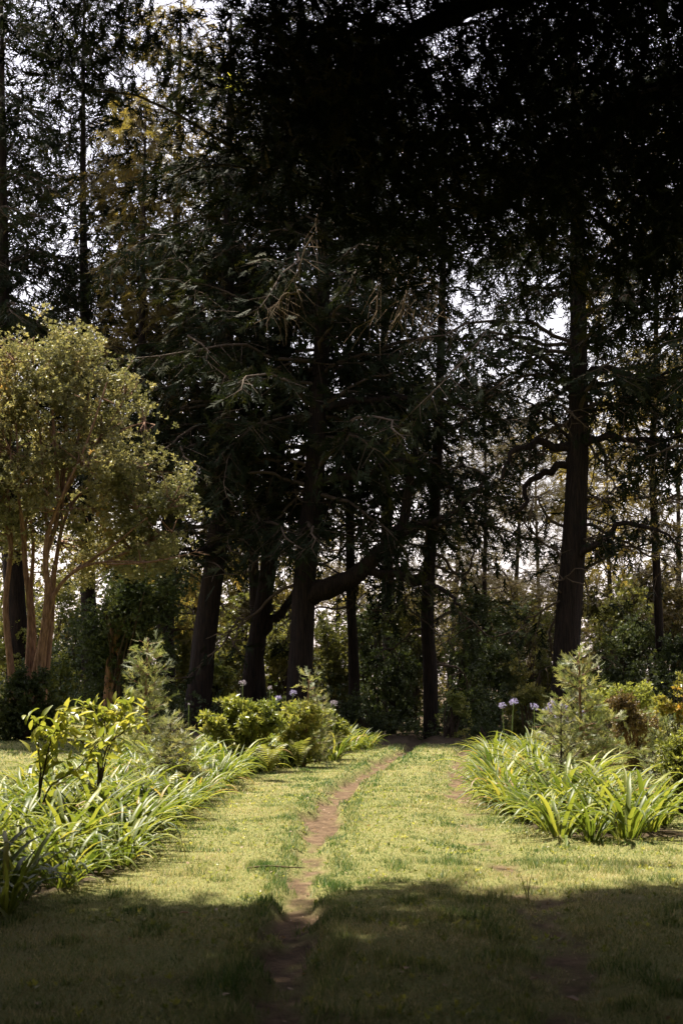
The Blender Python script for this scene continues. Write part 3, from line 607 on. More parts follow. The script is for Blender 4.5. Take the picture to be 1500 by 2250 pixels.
def shrub(name, label, px, D, ells_px, n, lsize, mat, cat='shrub', group=None, stem=M_STEMD, r0=.03, nst=7, nscale=.4, thr=.42, hollow=.3, protos=CLUS, dy=0, pxb=None):
    """ells_px: (px, py, dy, rx px, rz px) ellipsoids at depth D"""
    b0 = at(px if pxb is None else pxb, 1580, D); b0[2] = gz(b0[0], b0[1]); root = thing(name, b0, label, cat, group)
    el = []
    for (a, b_, dd, rx, rz) in ells_px:
        q = at(a, b_, D + dd) - b0; k = D / FPX; e0 = np.array([rx * k, rx * k * .9, rz * k]); el.append((*q, *(e0 * (.78 if D > 30 else .58)))); w_ = R.uniform(.35, .6); el.append((q[0] + R.normal(0, .2) * e0[0], q[1], max(q[2] * .45, .2), e0[0] * w_, e0[1] * w_, max(q[2] * .5, .2)))
        for _ in range(6):
            c_ = q + rdir(1, .35)[0] * e0 * R.uniform(.55, .95); c_[2] = max(c_[2], .12); el.append((*c_, *(e0 * (R.uniform(.22, .5) if D > 30 else R.uniform(.18, .6)))))
    o, pos = leafy(root, el, int(n * (.78 if D > 38 else 1.4)), lsize * (1.4 if D > 38 else 1), mat, FARC if D > 38 else protos, nscale, thr, hollow, 'foliage', int(R.integers(1, 90)), fuzz=.24); o['kind'] = 'stuff'
    o_low = pos[pos[:, 2] < -.02]
    q = pos[R.integers(0, len(pos), nst * 4)]; q = q[np.argsort(-q[:, 2])][:nst * 2]
    stems_to(root, q, r0, stem); return root

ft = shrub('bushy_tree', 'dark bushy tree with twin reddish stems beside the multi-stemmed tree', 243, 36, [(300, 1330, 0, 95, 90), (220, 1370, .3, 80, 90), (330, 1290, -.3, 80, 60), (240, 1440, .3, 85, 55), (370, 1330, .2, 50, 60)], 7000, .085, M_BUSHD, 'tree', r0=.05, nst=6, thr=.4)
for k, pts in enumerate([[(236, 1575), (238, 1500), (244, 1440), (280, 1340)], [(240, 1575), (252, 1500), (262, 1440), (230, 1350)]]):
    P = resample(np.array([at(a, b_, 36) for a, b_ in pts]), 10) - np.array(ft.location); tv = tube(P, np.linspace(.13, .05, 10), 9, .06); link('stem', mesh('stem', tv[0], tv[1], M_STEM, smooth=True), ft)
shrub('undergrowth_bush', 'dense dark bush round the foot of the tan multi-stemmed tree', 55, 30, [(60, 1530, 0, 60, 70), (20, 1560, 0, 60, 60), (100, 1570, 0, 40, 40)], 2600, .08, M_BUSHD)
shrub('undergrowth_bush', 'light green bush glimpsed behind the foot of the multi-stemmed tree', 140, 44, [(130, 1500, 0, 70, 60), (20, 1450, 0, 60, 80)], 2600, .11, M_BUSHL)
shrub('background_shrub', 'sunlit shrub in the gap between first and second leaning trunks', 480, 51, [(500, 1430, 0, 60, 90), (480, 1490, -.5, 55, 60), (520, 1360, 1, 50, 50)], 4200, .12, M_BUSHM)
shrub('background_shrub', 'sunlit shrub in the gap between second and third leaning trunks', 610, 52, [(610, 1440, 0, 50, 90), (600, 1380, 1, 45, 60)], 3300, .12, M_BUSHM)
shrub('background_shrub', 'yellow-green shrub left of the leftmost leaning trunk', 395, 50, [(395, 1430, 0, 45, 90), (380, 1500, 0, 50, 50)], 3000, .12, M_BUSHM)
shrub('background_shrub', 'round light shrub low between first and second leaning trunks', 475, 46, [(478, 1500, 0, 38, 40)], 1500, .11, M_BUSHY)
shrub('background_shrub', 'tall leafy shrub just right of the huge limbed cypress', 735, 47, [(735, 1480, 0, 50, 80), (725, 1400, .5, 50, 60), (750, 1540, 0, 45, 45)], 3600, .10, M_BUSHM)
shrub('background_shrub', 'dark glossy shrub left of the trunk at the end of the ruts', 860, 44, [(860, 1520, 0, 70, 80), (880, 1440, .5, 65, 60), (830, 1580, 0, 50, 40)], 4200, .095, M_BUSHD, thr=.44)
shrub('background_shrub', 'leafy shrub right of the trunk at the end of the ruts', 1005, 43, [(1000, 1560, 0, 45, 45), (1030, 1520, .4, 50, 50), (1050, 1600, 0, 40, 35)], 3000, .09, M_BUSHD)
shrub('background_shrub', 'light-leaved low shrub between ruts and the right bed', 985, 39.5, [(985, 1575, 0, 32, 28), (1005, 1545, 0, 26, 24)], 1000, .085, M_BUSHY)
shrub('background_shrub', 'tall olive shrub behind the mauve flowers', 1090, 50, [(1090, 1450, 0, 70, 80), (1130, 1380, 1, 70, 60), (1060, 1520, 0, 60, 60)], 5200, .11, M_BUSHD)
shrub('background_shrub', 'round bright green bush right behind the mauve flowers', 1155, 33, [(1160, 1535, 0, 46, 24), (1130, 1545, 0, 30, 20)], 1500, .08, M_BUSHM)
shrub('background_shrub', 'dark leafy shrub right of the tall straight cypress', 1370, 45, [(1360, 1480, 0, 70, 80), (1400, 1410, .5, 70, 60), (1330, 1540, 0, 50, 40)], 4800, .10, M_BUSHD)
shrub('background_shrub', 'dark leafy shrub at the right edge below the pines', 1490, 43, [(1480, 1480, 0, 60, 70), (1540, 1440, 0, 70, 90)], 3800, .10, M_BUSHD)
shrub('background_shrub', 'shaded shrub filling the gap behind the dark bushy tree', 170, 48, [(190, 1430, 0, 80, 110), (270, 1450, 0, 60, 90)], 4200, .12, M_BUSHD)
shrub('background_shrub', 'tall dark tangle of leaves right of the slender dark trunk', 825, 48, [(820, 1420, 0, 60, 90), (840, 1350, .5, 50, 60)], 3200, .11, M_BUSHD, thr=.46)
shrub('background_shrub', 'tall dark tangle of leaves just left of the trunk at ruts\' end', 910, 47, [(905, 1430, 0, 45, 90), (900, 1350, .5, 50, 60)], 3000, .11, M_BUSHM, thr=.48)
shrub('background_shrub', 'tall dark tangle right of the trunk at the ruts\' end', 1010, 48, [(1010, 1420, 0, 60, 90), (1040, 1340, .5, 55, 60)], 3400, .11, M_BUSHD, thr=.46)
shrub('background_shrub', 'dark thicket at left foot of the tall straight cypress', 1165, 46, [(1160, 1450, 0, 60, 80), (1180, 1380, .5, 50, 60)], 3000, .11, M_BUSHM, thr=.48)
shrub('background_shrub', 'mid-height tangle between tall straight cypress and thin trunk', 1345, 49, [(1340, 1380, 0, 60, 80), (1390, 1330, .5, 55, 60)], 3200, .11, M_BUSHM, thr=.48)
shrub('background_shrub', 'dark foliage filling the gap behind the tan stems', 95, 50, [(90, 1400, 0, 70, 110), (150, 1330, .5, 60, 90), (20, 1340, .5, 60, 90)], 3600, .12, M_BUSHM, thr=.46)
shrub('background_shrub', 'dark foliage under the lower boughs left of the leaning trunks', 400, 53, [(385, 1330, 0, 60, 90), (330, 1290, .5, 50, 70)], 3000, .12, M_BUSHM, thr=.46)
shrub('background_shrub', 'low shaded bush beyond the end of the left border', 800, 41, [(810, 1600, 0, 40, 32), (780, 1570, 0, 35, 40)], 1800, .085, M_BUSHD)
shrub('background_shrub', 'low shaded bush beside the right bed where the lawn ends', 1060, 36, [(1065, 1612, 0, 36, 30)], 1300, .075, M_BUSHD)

for (px, py, D, rx, rz, mt, lab) in [(420, 1330, 55, 75, 95, M_THICK, 'sunlit olive thicket tree seen left of the leftmost leaning trunk'), (520, 1290, 57, 60, 110, M_THICK, 'sunlit olive thicket tree seen between first and second leaning trunks'),
        (620, 1320, 58, 60, 100, M_THICK, 'sunlit olive thicket tree seen between second and third leaning trunks'), (760, 1380, 56, 80, 90, M_THICK, 'olive thicket tree under the thick bending limb'), (880, 1360, 58, 80, 90, M_THICK, 'olive thicket tree seen left of the trunk at the ruts\' end'),
        (1040, 1370, 60, 80, 80, M_THICK, 'olive thicket tree seen right of the trunk at the ruts\' end'), (1160, 1370, 57, 70, 80, M_THICK, 'olive thicket tree seen against the tall straight cypress'), (1330, 1360, 54, 80, 100, M_THICK, 'olive thicket tree right of the tall straight cypress'),
        (1450, 1320, 56, 90, 110, M_THICK, 'olive thicket tree behind the thin trunk at the right edge'), (300, 1300, 58, 90, 100, M_BUSHD, 'shaded thicket tree behind the dark bushy tree'), (60, 1380, 56, 110, 120, M_THICK, 'olive thicket tree seen through the tan stems')]:
    shrub('thicket_tree', lab, px, D, [(px, py, 0, rx, rz), (px - rx * .5, py + rz * .8, -.4, rx * .7, rz * .6), (px + rx * .5, py + rz * .7, .5, rx * .7, rz * .6)], 3600, .18, mt, 'tree', r0=.07, nst=6, nscale=.75, thr=.5, stem=M_BARK)

# low shaded undergrowth along the foot of the trees
N = 11500; wx = R.uniform(-13, 13, N); wy = R.uniform(37.5, 50, N) + .12 * np.abs(wx); hh = .25 + 2.0 * n2(wx, wy, 2.2, 81) * n2(wx, wy, .8, 82) * 1.5; k = ~((wx > .6) & (wx < 3.4) & (wy < 39.5)); wx, wy, hh = wx[k], wy[k], hh[k]; N = len(wx)
pos = np.stack([wx, wy, ground_z(wx, wy) + R.random(N) * hh], 1); M = frame(rdir(N, .5), R.random(N) * 6.3) * (.13 * R.uniform(.6, 1.3, N))[:, None, None]
V, T, r = scat_multi(FARC, pos, M, np.clip(.6 * vnoise(pos / 1.5, 5) + .4 * R.random(N), 0, 1))
o = link('undergrowth', mesh('undergrowth', V, T, M_BUSHD, r)); o['kind'] = 'stuff'; o['label'] = 'dark leafy undergrowth along the foot of the trees'; o['category'] = 'undergrowth'

# unseen thicket added at the sides and behind to cut sky light
N = 9000; ang = R.uniform(-2.65, 2.65, N) - PI / 2; rad = R.uniform(1, 1.22, N); wx = 16.5 * rad * np.cos(ang) + .5; wy = 9 + 22 * rad * np.sin(ang); k = (np.abs(wx) > wy * .26 + 2.5) | (wy < -5); wx, wy = wx[k], wy[k]; N = len(wx)
pos = np.stack([wx, wy, R.random(N) * (9 + 4 * n2(wx, wy, 3, 91))], 1); M = frame(rdir(N, .5), R.random(N) * 6.3) * (1.0 * R.uniform(.6, 1.3, N))[:, None, None]
V, T, r = scat_multi(FARC, pos, M); o = link('added_shade_thicket', mesh('added_shade_thicket', V, T, M_BUSHD, r)); o['kind'] = 'stuff'; o['label'] = 'unseen thicket added beside and behind the viewpoint to darken the shade'; o['category'] = 'thicket'

# far wooded edge closing the view
N = 15500; wx = R.uniform(-27, 27, N); wy = R.uniform(68, 78, N); hh = 3.8 + 4.0 * sstep(3, -3, wx) + 5.5 * n2(wx, wy * .3, 2.6, 61) * n2(wx, wy, 7, 63) * 1.6; wz = R.random(N) ** .8 * hh + .2
pos = np.stack([wx, wy, wz], 1); M = frame(rdir(N, .5), R.random(N) * 6.3) * (.3 * R.uniform(.6, 1.3, N))[:, None, None]
V, T, r = scat_multi(FARC, pos, M, np.clip(.6 * vnoise(pos / 2.2, 5) + .4 * R.random(N), 0, 1))
o = link('woodland', mesh('woodland', V, T, M_THICK, r)); o['kind'] = 'stuff'; o['label'] = 'distant sunlit thicket closing the view behind the trees'; o['category'] = 'woodland'

# ------------------------------------------------------------------ strap-leaved clumps
def strap_leaf(L, w, bend, seg=8, seed=0):
    r = np.random.default_rng(seed); t = np.linspace(0, 1, seg + 1); el = PI / 2 - .25 - bend * t ** 1.6
    dx, dz = np.cos(el) * L / seg, np.sin(el) * L / seg; yy = np.concatenate([[0], np.cumsum(dx[:-1])]); zz = np.concatenate([[0], np.cumsum(dz[:-1])])
    ww = w * np.clip(np.minimum(.55 + 1.2 * t, 1) * (1 - t ** 5), .03, 1); sw = np.cumsum(r.normal(0, .012, seg + 1)) * L
    nx_, nz_ = -np.sin(el), np.cos(el); V = []
    for k in range(seg + 1):
        f = .22 * ww[k]
        V += [(sw[k] - ww[k] / 2, yy[k] + nx_[k] * f, zz[k] + nz_[k] * f), (sw[k], yy[k], zz[k]), (sw[k] + ww[k] / 2, yy[k] + nx_[k] * f, zz[k] + nz_[k] * f)]
    T = []
    for k in range(seg):
        a = 3 * k; T += [(a, a + 1, a + 4), (a, a + 4, a + 3), (a + 1, a + 2, a + 5), (a + 1, a + 5, a + 4)]
    return np.array(V), np.array(T)
SL = [strap_leaf(R.uniform(.55, .88), R.uniform(.029, .045), b_, 8, k) for k, b_ in enumerate([.7, 1.0, 1.4, 1.7, 2.0, 2.3, 2.6, 2.9, 1.2, 1.9, .5, 2.4])]
SLM = [mesh('leaf', v, t_, M_AGAO, np.full(len(v), R.random()), smooth=True) for v, t_ in SL]
def leaf_frames(n, spread=.55):
    az = np.arange(n) * 2.4 + R.normal(0, .35, n); tilt = np.abs(R.normal(0, spread * .5, n)) + .06; rad = R.random(n) ** .6 * .11
    return az, tilt, rad
def clump_mesh(n, k):
    az, tilt, rad = leaf_frames(n); pt = []
    for j in range(n):
        v, t_ = SL[int(R.integers(0, len(SL)))]; m_ = np.array(Matrix.Rotation(-az[j], 3, 'Z') @ Matrix.Rotation(-tilt[j], 3, 'X')) * R.uniform(.75, 1.1)
        pt.append((v @ m_.T + [math.sin(az[j]) * rad[j], math.cos(az[j]) * rad[j], -.02], t_, np.full(len(v), R.random())))
    V, T, r = join(pt); return mesh('leaves', V, T, M_AGA, r, smooth=True)
CM = [clump_mesh(52, k) for k in range(8)]
def clump(x, y, label, group, near, scale=1.0, n=24, name='agapanthus_clump', cat='plant'):
    root = thing(name, (x, y, gz(x, y)), label, cat, group, R.random() * 6.28); root.scale = (scale,) * 3
    if near:
        az, tilt, rad = leaf_frames(n)
        for j in range(n):
            o = link('leaf', SLM[int(R.integers(0, len(SLM)))], root)
            o.matrix_local = Matrix.Translation((math.sin(az[j]) * rad[j], math.cos(az[j]) * rad[j], -.02)) @ Matrix.Rotation(-az[j], 4, 'Z') @ Matrix.Rotation(-tilt[j], 4, 'X') @ Matrix.Scale(R.uniform(.75, 1.1), 4)
    else:
        o = link('leaves', CM[int(R.integers(0, len(CM)))], root); o['kind'] = 'stuff'
    return root
def fill(edge, depth, y0, y1, step, skip=None):
    out = []; y = y0
    while y < y1:
        st = step * (1 + .35 * max(0, y - 13) / 15); d0 = depth(y); u = .14; row = 0
        while u < d0:
            out.append((u + R.normal(0, .05), y + R.normal(0, .08), row)); u += st; row += 1
        y += st * .95
    return out
ORD = ['first', 'second', 'third', 'fourth', 'fifth', 'sixth', 'seventh', 'eighth', 'ninth', 'tenth', 'eleventh', 'twelfth', 'thirteenth', 'fourteenth', 'fifteenth', 'sixteenth', 'seventeenth', 'eighteenth', 'nineteenth', 'twentieth']
ORD += ['twenty-' + q for q in ORD[:9]] + ['thirtieth'] + ['thirty-' + q for q in ORD[:9]] + ['fortieth'] + ['forty-' + q for q in ORD[:9]] + ['fiftieth'] + ['fifty-' + q for q in ORD[:9]] + ['sixtieth']
ROW = ['front row', 'second row', 'third row', 'fourth row', 'fifth row', 'sixth row', 'seventh row']; CNT = {}
def nth(side, row): CNT[(side, row)] = CNT.get((side, row), -1) + 1; return ORD[CNT[(side, row)]]
nL = nR = 0
for (u, y, row) in fill(left_edge, lambda y: np.interp(y, [8.4, 10, 14, 19, 26, 31, 33], [1.3, 2.0, 2.1, 2.0, 2.2, 1.6, .6]), 8.7, 32.6, .43):
    x = float(left_edge(y)) - u
    near = y < 13.0 and abs(x) < y * .25 + .1
    if abs(x) > y * .245 + 1.2: continue
    st = 'just beyond the shadow edge' if y < 10.5 else 'round the broad-leaved saplings' if y < 14.8 else 'near the yellow fern' if y < 18 else 'below the cypress sapling' if y < 22 else 'round the rounded shrub' if y < 26.5 else 'at its far end'
    lab = nth('l', row) + ' strap-leaved clump from camera in ' + ROW[row] + ' of left border, ' + st; grp = 'strap-leaved clumps of the left border'; nL += 1
    clump(x, y, lab, grp, near, R.uniform(.72, 1.12) * (.88 if row == 0 else 1) * (1.12 if y > 20 else 1), 34)
for (u, y, row) in fill(right_edge, lambda y: np.interp(y, [13.8, 15, 17, 20, 24, 27], [.9, 1.4, 1.45, 1.05, 1.1, .7]), 13.9, 27.2, .44):
    x = float(right_edge(y)) + u
    lab = nth('r', row) + ' strap-leaved clump from camera in ' + ROW[row] + ' from track in right bed'; grp = 'strap-leaved clumps of the right bed'; nR += 1
    clump(x, y, lab, grp, y < 15.4, R.uniform(.72, 1.12) * (1.12 if row else 1), 34)
print('clumps', nL, nR)
x, y = G(1300, 1845)
clump(x, y, 'small strap-leaved clump standing alone on lawn in front of right bed', None, True, .72, 34)
for (px, py, lab) in [(10, 2010, 'strap-leaved clump in shade at the lower left edge'), (1455, 1808, 'strap-leaved clump at the right end of the right bed')]:
    x, y = G(px, py); clump(x, y, lab, None, True, .85, 26)

# flowering clumps
def umbel(r, n, seed):
    rr = np.random.default_rng(seed); V, T = [], []
    d = unit(rr.normal(size=(n, 3)) + [0, 0, .35])
    for q in d:
        x_ = unit(np.cross(q, rr.normal(size=3))); y_ = np.cross(q, x_); i = len(V); tip = q * r * rr.uniform(.75, 1.05); s = r * .03
        V.extend([x_ * s, -x_ * s, tip * .7]); T.append([i, i + 1, i + 2])
        for k in range(5):
            a = k * 2 * PI / 5; c_ = x_ * math.cos(a) + y_ * math.sin(a); e_ = np.cross(q, c_); i = len(V)
            V.extend([tip * .62 - e_ * r * .05, tip * .62 + e_ * r * .05, tip + c_ * r * .26]); T.append([i, i + 1, i + 2])
    return np.array(V), np.array(T)
uv, ut = umbel(.1, 30, 3); UM = mesh('flower_head', uv, ut, M_FLOWER, np.repeat(R.random(len(uv) // 3), 3)); UW = mesh('flower_head', uv, ut, M_FLOWERW, np.repeat(R.random(len(uv) // 3), 3))
def flowers(label, D, heads, s=1.0):
    bx_ = at(np.mean([h[0] for h in heads]), 1600, D); root = clump(bx_[0], D, label, None, False, .95, name='flowering_agapanthus', cat='flower')
    root.rotation_euler = (0, 0, 0); root.scale = (1, 1, 1)
    for (px, py, kind, sz) in heads:
        dy = R.normal(0, .12); h = at(px, py, D + dy) - np.array(root.location); P = resample(np.array([[h[0] * .3, dy * .3, 0], [h[0] * .7, dy * .8, h[2] * .55], h]), 8)
        tv = tube(P, .009, 5); st = link('flower_stalk', mesh('flower_stalk', tv[0], tv[1], M_STALK, np.full(len(tv[0]), .5)), root)
        o = link('flower_head', UM if kind == 'm' else UW, st); o.location = tuple(h); o.scale = (sz * R.uniform(.85, 1.15), sz, sz * R.uniform(.7, .9)); o.rotation_euler = (R.normal(0, .3), R.normal(0, .3), R.random() * 6)
flowers('pale agapanthus flower on a tall stalk in front of the middle leaning trunk', 25, [(533, 1501, 'w', .75)])
flowers('small faded agapanthus head between middle and huge leaning trunks', 25.5, [(593, 1512, 'w', .55)])
flowers('two mauve agapanthus heads low in front of the huge limbed cypress', 25, [(610, 1535, 'm', .75), (644, 1523, 'm', .75)])
flowers('pinkish agapanthus head right of the small sapling in left border', 27, [(733, 1546, 'w', .9)])
flowers('pair of mauve agapanthus heads at the left end of the right bed', 25, [(1103, 1551, 'm', .85), (1128, 1543, 'm', .95)])
flowers('single mauve agapanthus head right of the tall pair in right bed', 25, [(1173, 1553, 'm', .95)])
flowers('cluster of mauve agapanthus heads beside the cypress sapling in right bed', 25.5, [(1203, 1563, 'm', 1.1), (1228, 1572, 'm', 1.1), (1240, 1558, 'm', 1.2), (1275, 1569, 'm', 1.1), (1252, 1583, 'm', 1.2), (1212, 1548, 'm', 1)])
flowers('green agapanthus bud on a bare stalk beside the left cypress sapling', 20, [(415, 1548, 'w', .25)])

# ------------------------------------------------------------------ cypress saplings and feathery shrubs
def sapling(name, label, px, py_top, D, half_px, n_br, mat=M_SAP, fine=FINE, slen=.17, up=.55, py_base=None, cat='sapling', lean=0, dens=.038, stem=M_STEM, t0=.1):
    tp = at(px + lean, py_top, D); b0 = np.array([at(px, 1600, D)[0], D, 0]); b0[2] = gz(b0[0], D); root = thing(name, b0, label, cat)
    H = tp - b0; hw = half_px * D / FPX; P = resample(np.array([[0, 0, -.05], H * .5 + R.normal(0, .03, 3), H]), 14); tv = tube(P, np.linspace(.028, .006, 14) * max(H[2], .7) / 1.4, 7, .05)
    link('stem', mesh('stem', tv[0], tv[1], stem, smooth=True), root); sp, tw = [], []
    for k in range(n_br):
        f = t0 + (.97 - t0) * (k + R.random()) / n_br; p0 = P[int(f * 13)]; L = hw * (1.05 - f) ** .75 * R.uniform(.7, 1.2) + .06
        B = limb_path(p0, k * 2.4 + R.normal(0, .3), L, up * R.uniform(.6, 1.4), .25, 7, .06); tw.append((B[:-1], B[1:]))
        pos, dr, sl, A, C = foliate(B, L * .42, dens * 1.1, dens, slen, .1, .0, jit=.025); sp.append((pos, unit(dr + [0, 0, .35]), sl)); tw.append((A, C))
    A = np.concatenate([q[0] for q in tw]); B = np.concatenate([q[1] for q in tw]); V, T, r = twig_tubes(A, B, np.full(len(A), .006), np.full(len(A), .002)); link('branches', mesh('branches', V, T, stem), root)['kind'] = 'stuff'
    pos, dr, sl = [np.concatenate([q[k] for q in sp]) for k in range(3)]; M = frame(dr, R.normal(0, 1.2, len(pos))) * sl[:, None, None]
    V, T, r = scat_multi(fine, pos, M); link('foliage', mesh('foliage', V, T, mat, r), root)['kind'] = 'stuff'; return root
sapling('cypress_sapling', 'grey-green cypress sapling in the left border before the leaning trunks', 325, 1402, 23, 92, 34)
sapling('cypress_sapling', 'small pale cypress sapling in front of the huge limbed cypress', 668, 1478, 25, 55, 20, lean=12)
sapling('cypress_sapling', 'tall grey-green cypress sapling rising from the right bed', 1280, 1425, 21.5, 104, 44, lean=-8, dens=.043)
sapling('feathery_shrub', 'soft grey feathery shrub in the middle of the right bed', 1232, 1552, 17.2, 66, 34, mat=M_FEATH, slen=.11, up=.9, dens=.042, cat='shrub', stem=M_STEMD)
sapling('feathery_shrub', 'low grey feathery shrub in left border beside the broad-leaved sapling', 375, 1588, 18, 95, 40, mat=M_FEATH, slen=.14, up=.35, dens=.036, cat='shrub', stem=M_STEMD)
sapling('feathery_shrub', 'green feathery shrub beside the small pale sapling in left border', 700, 1520, 26, 45, 26, mat=M_FEATH, slen=.12, up=.8, cat='shrub', stem=M_STEMD)
sapling('feathery_shrub', 'thin feathery shrub with drooping sprays at right bed\'s outer side', 1432, 1650, 16.5, 75, 26, mat=M_SAP, slen=.10, up=.5, cat='shrub', stem=M_STEMD)
sapling('feathery_shrub', 'feathery grey-green boughs behind the reddish-brown bush', 1440, 1560, 25, 110, 26, mat=M_SAP, slen=.14, up=.5, cat='shrub', stem=M_STEMD)

shrub('reddish_bush', 'twiggy reddish-brown bush behind the right bed', 1390, 24, [(1390, 1590, 0, 62, 50), (1365, 1560, 0, 40, 30)], 1900, .05, M_BROWN, r0=.014, nst=14, stem=M_STEM, thr=.4, nscale=.25)
shrub('olive_bush', 'olive-leaved bush behind the reddish-brown bush', 1350, 29, [(1350, 1550, 0, 60, 45), (1420, 1535, 0, 50, 40)], 1800, .06, M_BUSHL, r0=.014, nst=8, nscale=.3)
shrub('orange_leaved_shrub', 'yellow shrub with orange leaves at the right edge behind the bed', 1482, 22, [(1485, 1540, 0, 34, 30), (1500, 1500, 0, 22, 18), (1460, 1560, 0, 18, 16)], 240, .075, M_ORANGE, r0=.01, nst=6, nscale=.2, thr=.4)
shrub('olive_bush', 'open olive bush at right edge beside the right bed', 1490, 16, [(1490, 1680, 0, 50, 50), (1520, 1630, 0, 50, 40)], 700, .05, M_BUSHL, r0=.012, nst=10, nscale=.2)
shrub('broad_leaved_shrub', 'rounded yellow-green broad-leaved shrub in far part of left border', 545, 23.5, [(540, 1570, 0, 70, 38), (505, 1590, -.3, 45, 30), (590, 1580, .2, 50, 32), (520, 1548, 0, 40, 22)], 2300, .085, M_BUSHY, r0=.012, nst=10, nscale=.25, thr=.4)
shrub('broad_leaved_shrub', 'loose yellow-green shrub below the mauve heads in left border', 640, 25, [(640, 1580, 0, 55, 32), (680, 1590, 0, 40, 26)], 1300, .075, M_BUSHY, r0=.012, nst=8, nscale=.25)
shrub('broad_leaved_shrub', 'small yellow-green shrub at far end of left border', 725, 27.5, [(728, 1590, 0, 34, 26)], 600, .075, M_BUSHL, r0=.01, nst=6, nscale=.25)

# broad-leaved sapling in the near left border: every leaf its own part
def broad_leaf(seed):
    r = np.random.default_rng(seed); t = np.linspace(0, 1, 6); w = .36 * np.sin(PI * np.clip(t, .02, .99) ** .8) ** .9; V = []
    cv = r.uniform(.15, .4)
    for k in range(6):
        y_, z_ = t[k], -cv * t[k] ** 2; V += [(-w[k] / 2, y_, z_ + w[k] * .28), (0, y_, z_), (w[k] / 2, y_, z_ + w[k] * .28)]
    T = []
    for k in range(5): a = 3 * k; T += [(a, a + 1, a + 4), (a, a + 4, a + 3), (a + 1, a + 2, a + 5), (a + 1, a + 5, a + 4)]
    return mesh('leaf', np.array(V), np.array(T), M_BIGLEAF, np.full(18, .5), smooth=True)
BL = [broad_leaf(k) for k in range(4)]
def big_sapling(label, D, base_px, stems, nleaf, lsize):
    b0 = at(base_px, 1700, D); b0[2] = gz(b0[0], D); root = thing('broad_leaved_sapling', b0, label, 'sapling'); pts, dirs = [], []
    for pp in stems:
        P = resample(np.array([at(a, b_, D + dd) for a, b_, dd in pp]), 12) - b0; tv = tube(P, np.linspace(.011, .004, 12), 6, .05); link('stem', mesh('stem', tv[0], tv[1], M_STEMD, smooth=True), root)
        for j in range(4, 12):
            tn = unit((P[min(j + 1, 11)] - P[j - 1])[None])[0]
            for s in range(nleaf if j > 7 else max(nleaf // 2, 1)):
                pts.append(P[j] + R.normal(0, .05, 3)); dirs.append(unit(tn * .6 + R.normal(0, .6, 3) + [0, 0, .1]))
    for q, d in zip(pts, dirs):
        F = frame(d[None], R.normal(0, .5, 1))[0]; o = link('leaf', BL[int(R.integers(0, 4))], root)
        o.matrix_local = Matrix.Translation(tuple(q)) @ Matrix(F.tolist()).to_4x4() @ Matrix.Scale(lsize * R.uniform(.65, 1.2), 4)
    return root
big_sapling('broad-leaved yellow-green sapling with dark stems in the near left border', 13.2, 85,
            [[(78, 1800, 0), (90, 1720, 0), (84, 1650, 0), (80, 1590, 0)], [(80, 1800, 0), (95, 1700, -.1), (115, 1620, -.1), (150, 1570, -.1)], [(85, 1800, 0), (110, 1730, 0), (170, 1690, .1), (215, 1630, .1)], [(88, 1800, 0), (88, 1700, .1), (110, 1660, .1), (140, 1600, .1)]], 8, .15)
big_sapling('bushy broad-leaved yellow-green sapling just behind the near dark-stemmed one', 14.6, 215,
            [[(212, 1770, 0), (222, 1680, 0), (228, 1610, 0), (235, 1560, 0)], [(212, 1770, 0), (225, 1670, 0), (200, 1610, -.1), (165, 1570, -.1)], [(214, 1770, 0), (235, 1660, .1), (265, 1600, .1), (290, 1560, .1)], [(214, 1770, 0), (225, 1650, .2), (250, 1590, .2), (275, 1545, .2)],
             [(212, 1770, 0), (215, 1680, -.2), (180, 1630, -.2), (135, 1600, -.2)], [(212, 1770, 0), (232, 1650, -.2), (270, 1610, -.2), (305, 1580, -.2)], [(212, 1770, 0), (218, 1640, 0), (210, 1590, 0), (200, 1555, 0)]], 7, .135)

# ferns
def frond_mesh(seed):
    r = np.random.default_rng(seed); V, T = [], []; n = 16; t = np.linspace(0, 1, n); el = 1.4 - 1.3 * t ** 1.3; yy = np.cumsum(np.cos(el)) / n; zz = np.cumsum(np.sin(el)) / n
    for k in range(n - 1):
        i = len(V); V.extend([(-.008, yy[k], zz[k]), (.008, yy[k], zz[k]), (0, yy[k + 1], zz[k + 1])]); T.append((i, i + 1, i + 2))
        l = .26 * math.sin(PI * min(t[k] * .85 + .12, 1)) ** .8
        for s in (-1, 1):
            i = len(V); V.extend([(0, yy[k] - .022, zz[k] - .01), (0, yy[k] + .022, zz[k] + .01), (s * l, yy[k] + .07, zz[k] - .03 + r.normal(0, .015))]); T.append((i, i + 1, i + 2))
    return mesh('frond', np.array(V), np.array(T), M_FERN, np.full(len(V), .5))
FR = [frond_mesh(k) for k in range(3)]
def fern(label, px, py, D, s, n=9):
    b0 = at(px, py, D); b0[2] = gz(b0[0], D) + .12; root = thing('fern', b0, label, 'fern')
    for k in range(n):
        o = link('frond', FR[k % 3], root); a = k * 6.283 / n + R.normal(0, .2); o.matrix_local = Matrix.Rotation(a, 4, 'Z') @ Matrix.Rotation(R.normal(.1, .12), 4, 'X') @ Matrix.Scale(s * R.uniform(.8, 1.15), 4)
fern('yellow fern among the strap leaves right of the broad-leaved saplings', 352, 1700, 15.5, .45)
fern('yellow-green fern below the rounded shrub in left border', 590, 1620, 21.5, .5)
fern('pale fern in front of the loose shrub toward the far end of left border', 655, 1620, 23.5, .5)
fern('sunlit fern left of the rounded shrub in the left border', 395, 1660, 18.5, .42)

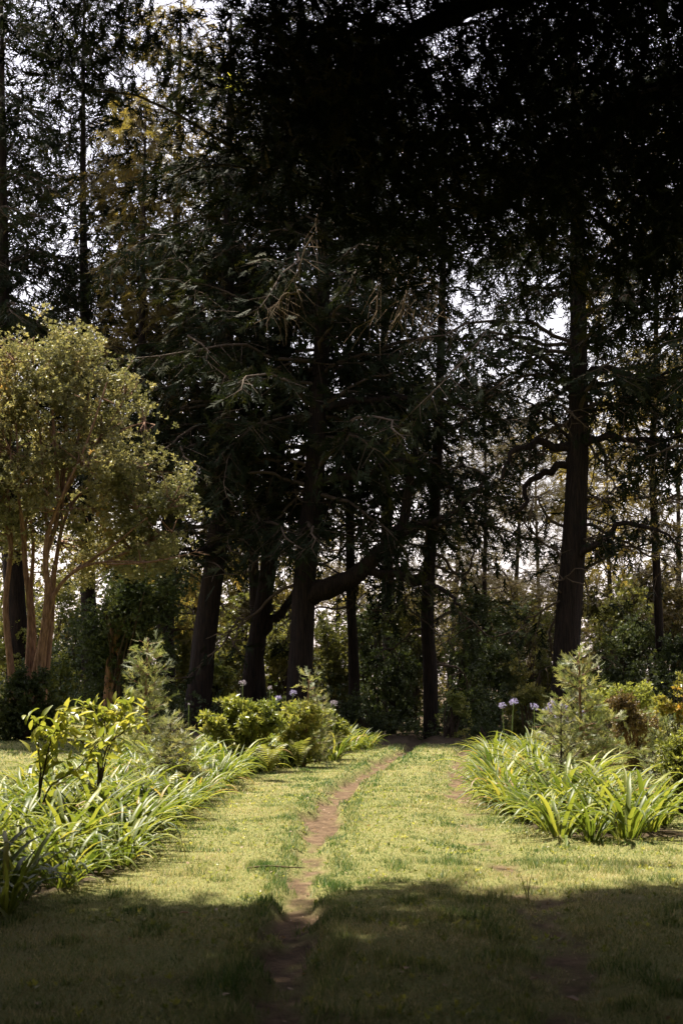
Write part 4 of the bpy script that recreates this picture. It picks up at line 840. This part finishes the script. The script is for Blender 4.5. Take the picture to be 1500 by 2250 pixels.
# bromeliad perched high on the left leaning cypress
v_, t_ = strap_leaf(.75, .07, 1.3, 6, 4); pt = []
for k in range(14):
    m_ = np.array(Matrix.Rotation(k * 2.4, 3, 'Z') @ Matrix.Rotation(-.35 - .3 * R.random(), 3, 'X')) * R.uniform(.7, 1.1); pt.append((v_ @ m_.T, t_, np.full(len(v_), R.random())))
V, T, r = join(pt); thing('bromeliad', at(520, 200, 39.3), 'bright green bromeliad perched high among the dark boughs', 'plant', data=mesh('bromeliad', V, T, M_BROM, r, smooth=True))

# clover and weeds in the lawn, and a scatter of dry bits
N = 9000; wx = R.uniform(-4, 5, N); wy = 5 + 15 * R.random(N) ** 1.4; k = (n2(wx, wy, .5, 71) * .6 + n2(wx, wy, .15, 72) * .5 > .62) & (bed_mask(wx, wy) < .3) & (dirt_at(wx, wy) < .4) & (np.abs(wx) < wy * .27 + .5)
wx, wy = wx[k], wy[k]; N = len(wx); M = frame(unit(R.normal(0, .25, (N, 3)) + [0, 0, 1]), R.random(N) * 6.3) * (.026 * R.uniform(.6, 1.5, N))[:, None, None]
V, T, r = scat_multi(CLUS, np.stack([wx, wy, ground_z(wx, wy) + .012], 1), M)
o = link('lawn_weeds', mesh('lawn_weeds', V, T, M_BUSHL, r)); o['kind'] = 'stuff'; o['label'] = 'patches of small broad-leaved weeds in the lawn'; o['category'] = 'weeds'
N = 3200; wx = R.uniform(-4, 5, N); wy = 5 + 26 * R.random(N) ** 1.5; k = (R.random(N) < .22 + 1.2 * dirt_at(wx, wy)) & (np.abs(wx) < wy * .27 + .5); wx, wy = wx[k], wy[k]; N = len(wx)
M = frame(unit(R.normal(0, 1, (N, 3)) * [1, 1, .25]), R.normal(0, .5, N)) * (.028 * R.uniform(.4, 1.5, N))[:, None, None]
flake = (np.array([[-.25, 0, 0], [.25, .1, .06], [.2, .6, 0], [-.1, 1, .1], [-.3, .5, .05]]), np.array([[0, 1, 2], [0, 2, 4], [4, 2, 3]]))
V, T, r = scatter(flake, np.stack([wx, wy, ground_z(wx, wy) + .014], 1), M)
o = link('dry_litter', mesh('dry_litter', V, T, M_DRY, r)); o['kind'] = 'stuff'; o['label'] = 'dry leaf bits scattered over ruts and lawn'; o['category'] = 'litter'

# small things lying on the grass
def dry_leaf(seed):
    r = np.random.default_rng(seed); n = 9; a = np.linspace(0, 2 * PI, n, endpoint=False); rad = np.stack([.55 * np.cos(a) * (1 + .15 * r.normal(size=n)), np.sin(a)], 1)
    V = np.concatenate([[[0, 0, .0]], np.stack([rad[:, 0], rad[:, 1], .3 * np.abs(np.cos(a)) + .1 * r.random(n)], 1)]); T = [(0, 1 + k, 1 + (k + 1) % n) for k in range(n)]
    return mesh('fallen_leaf', V, np.array(T), M_DRY, np.full(n + 1, r.random()), smooth=True)
for k, (px, py, s, lab) in enumerate([(404, 2020, .035, 'pale dry leaf at the shadow edge on the left lawn'), (893, 2158, .03, 'curled dry leaf on shaded grass between the ruts'), (1172, 2162, .03, 'dry leaf beside the right rut in shade'),
                                      (497, 2205, .028, 'dry leaf on shaded grass left of the left rut'), (1255, 2196, .045, 'long reddish dry leaf lying in the shaded right rut')]):
    x, y = G(px, py); o = thing('fallen_leaf', (x, y, gz(x, y) + .03), lab, 'leaf', 'dry leaves on the grass', R.random() * 6, dry_leaf(k)); o.scale = (s,) * 3
x, y = G(600, 1913); P = resample(np.array([[-.2, 0, .02], [-.05, .02, .035], [.12, -.01, .03], [.24, .03, .02]]), 8); tv = tube(P, np.linspace(.009, .004, 8), 6, .1)
thing('fallen_stick', (x, y, gz(x, y) + .015), 'thin pale stick on the lawn before the left border', 'stick', data=mesh('fallen_stick', tv[0], tv[1], M_DEAD, smooth=True))
x, y = G(1160, 1975); pt = []
for k in range(9):
    v_, t_ = strap_leaf(R.uniform(.16, .26), .006, .6, 5, k); m_ = np.array(Matrix.Rotation(k * 2.4, 3, 'Z')); pt.append((v_ @ m_.T, t_, np.full(len(v_), R.random())))
V, T, r = join(pt); thing('grass_tuft', (x, y, gz(x, y)), 'taller wispy weed tuft at shadow edge beside the right rut', 'weed', data=mesh('grass_tuft', V, T, M_GRASS, r))
print('total tris', sum(len(q.polygons) for q in bpy.data.meshes), 'objects', len(bpy.data.objects))
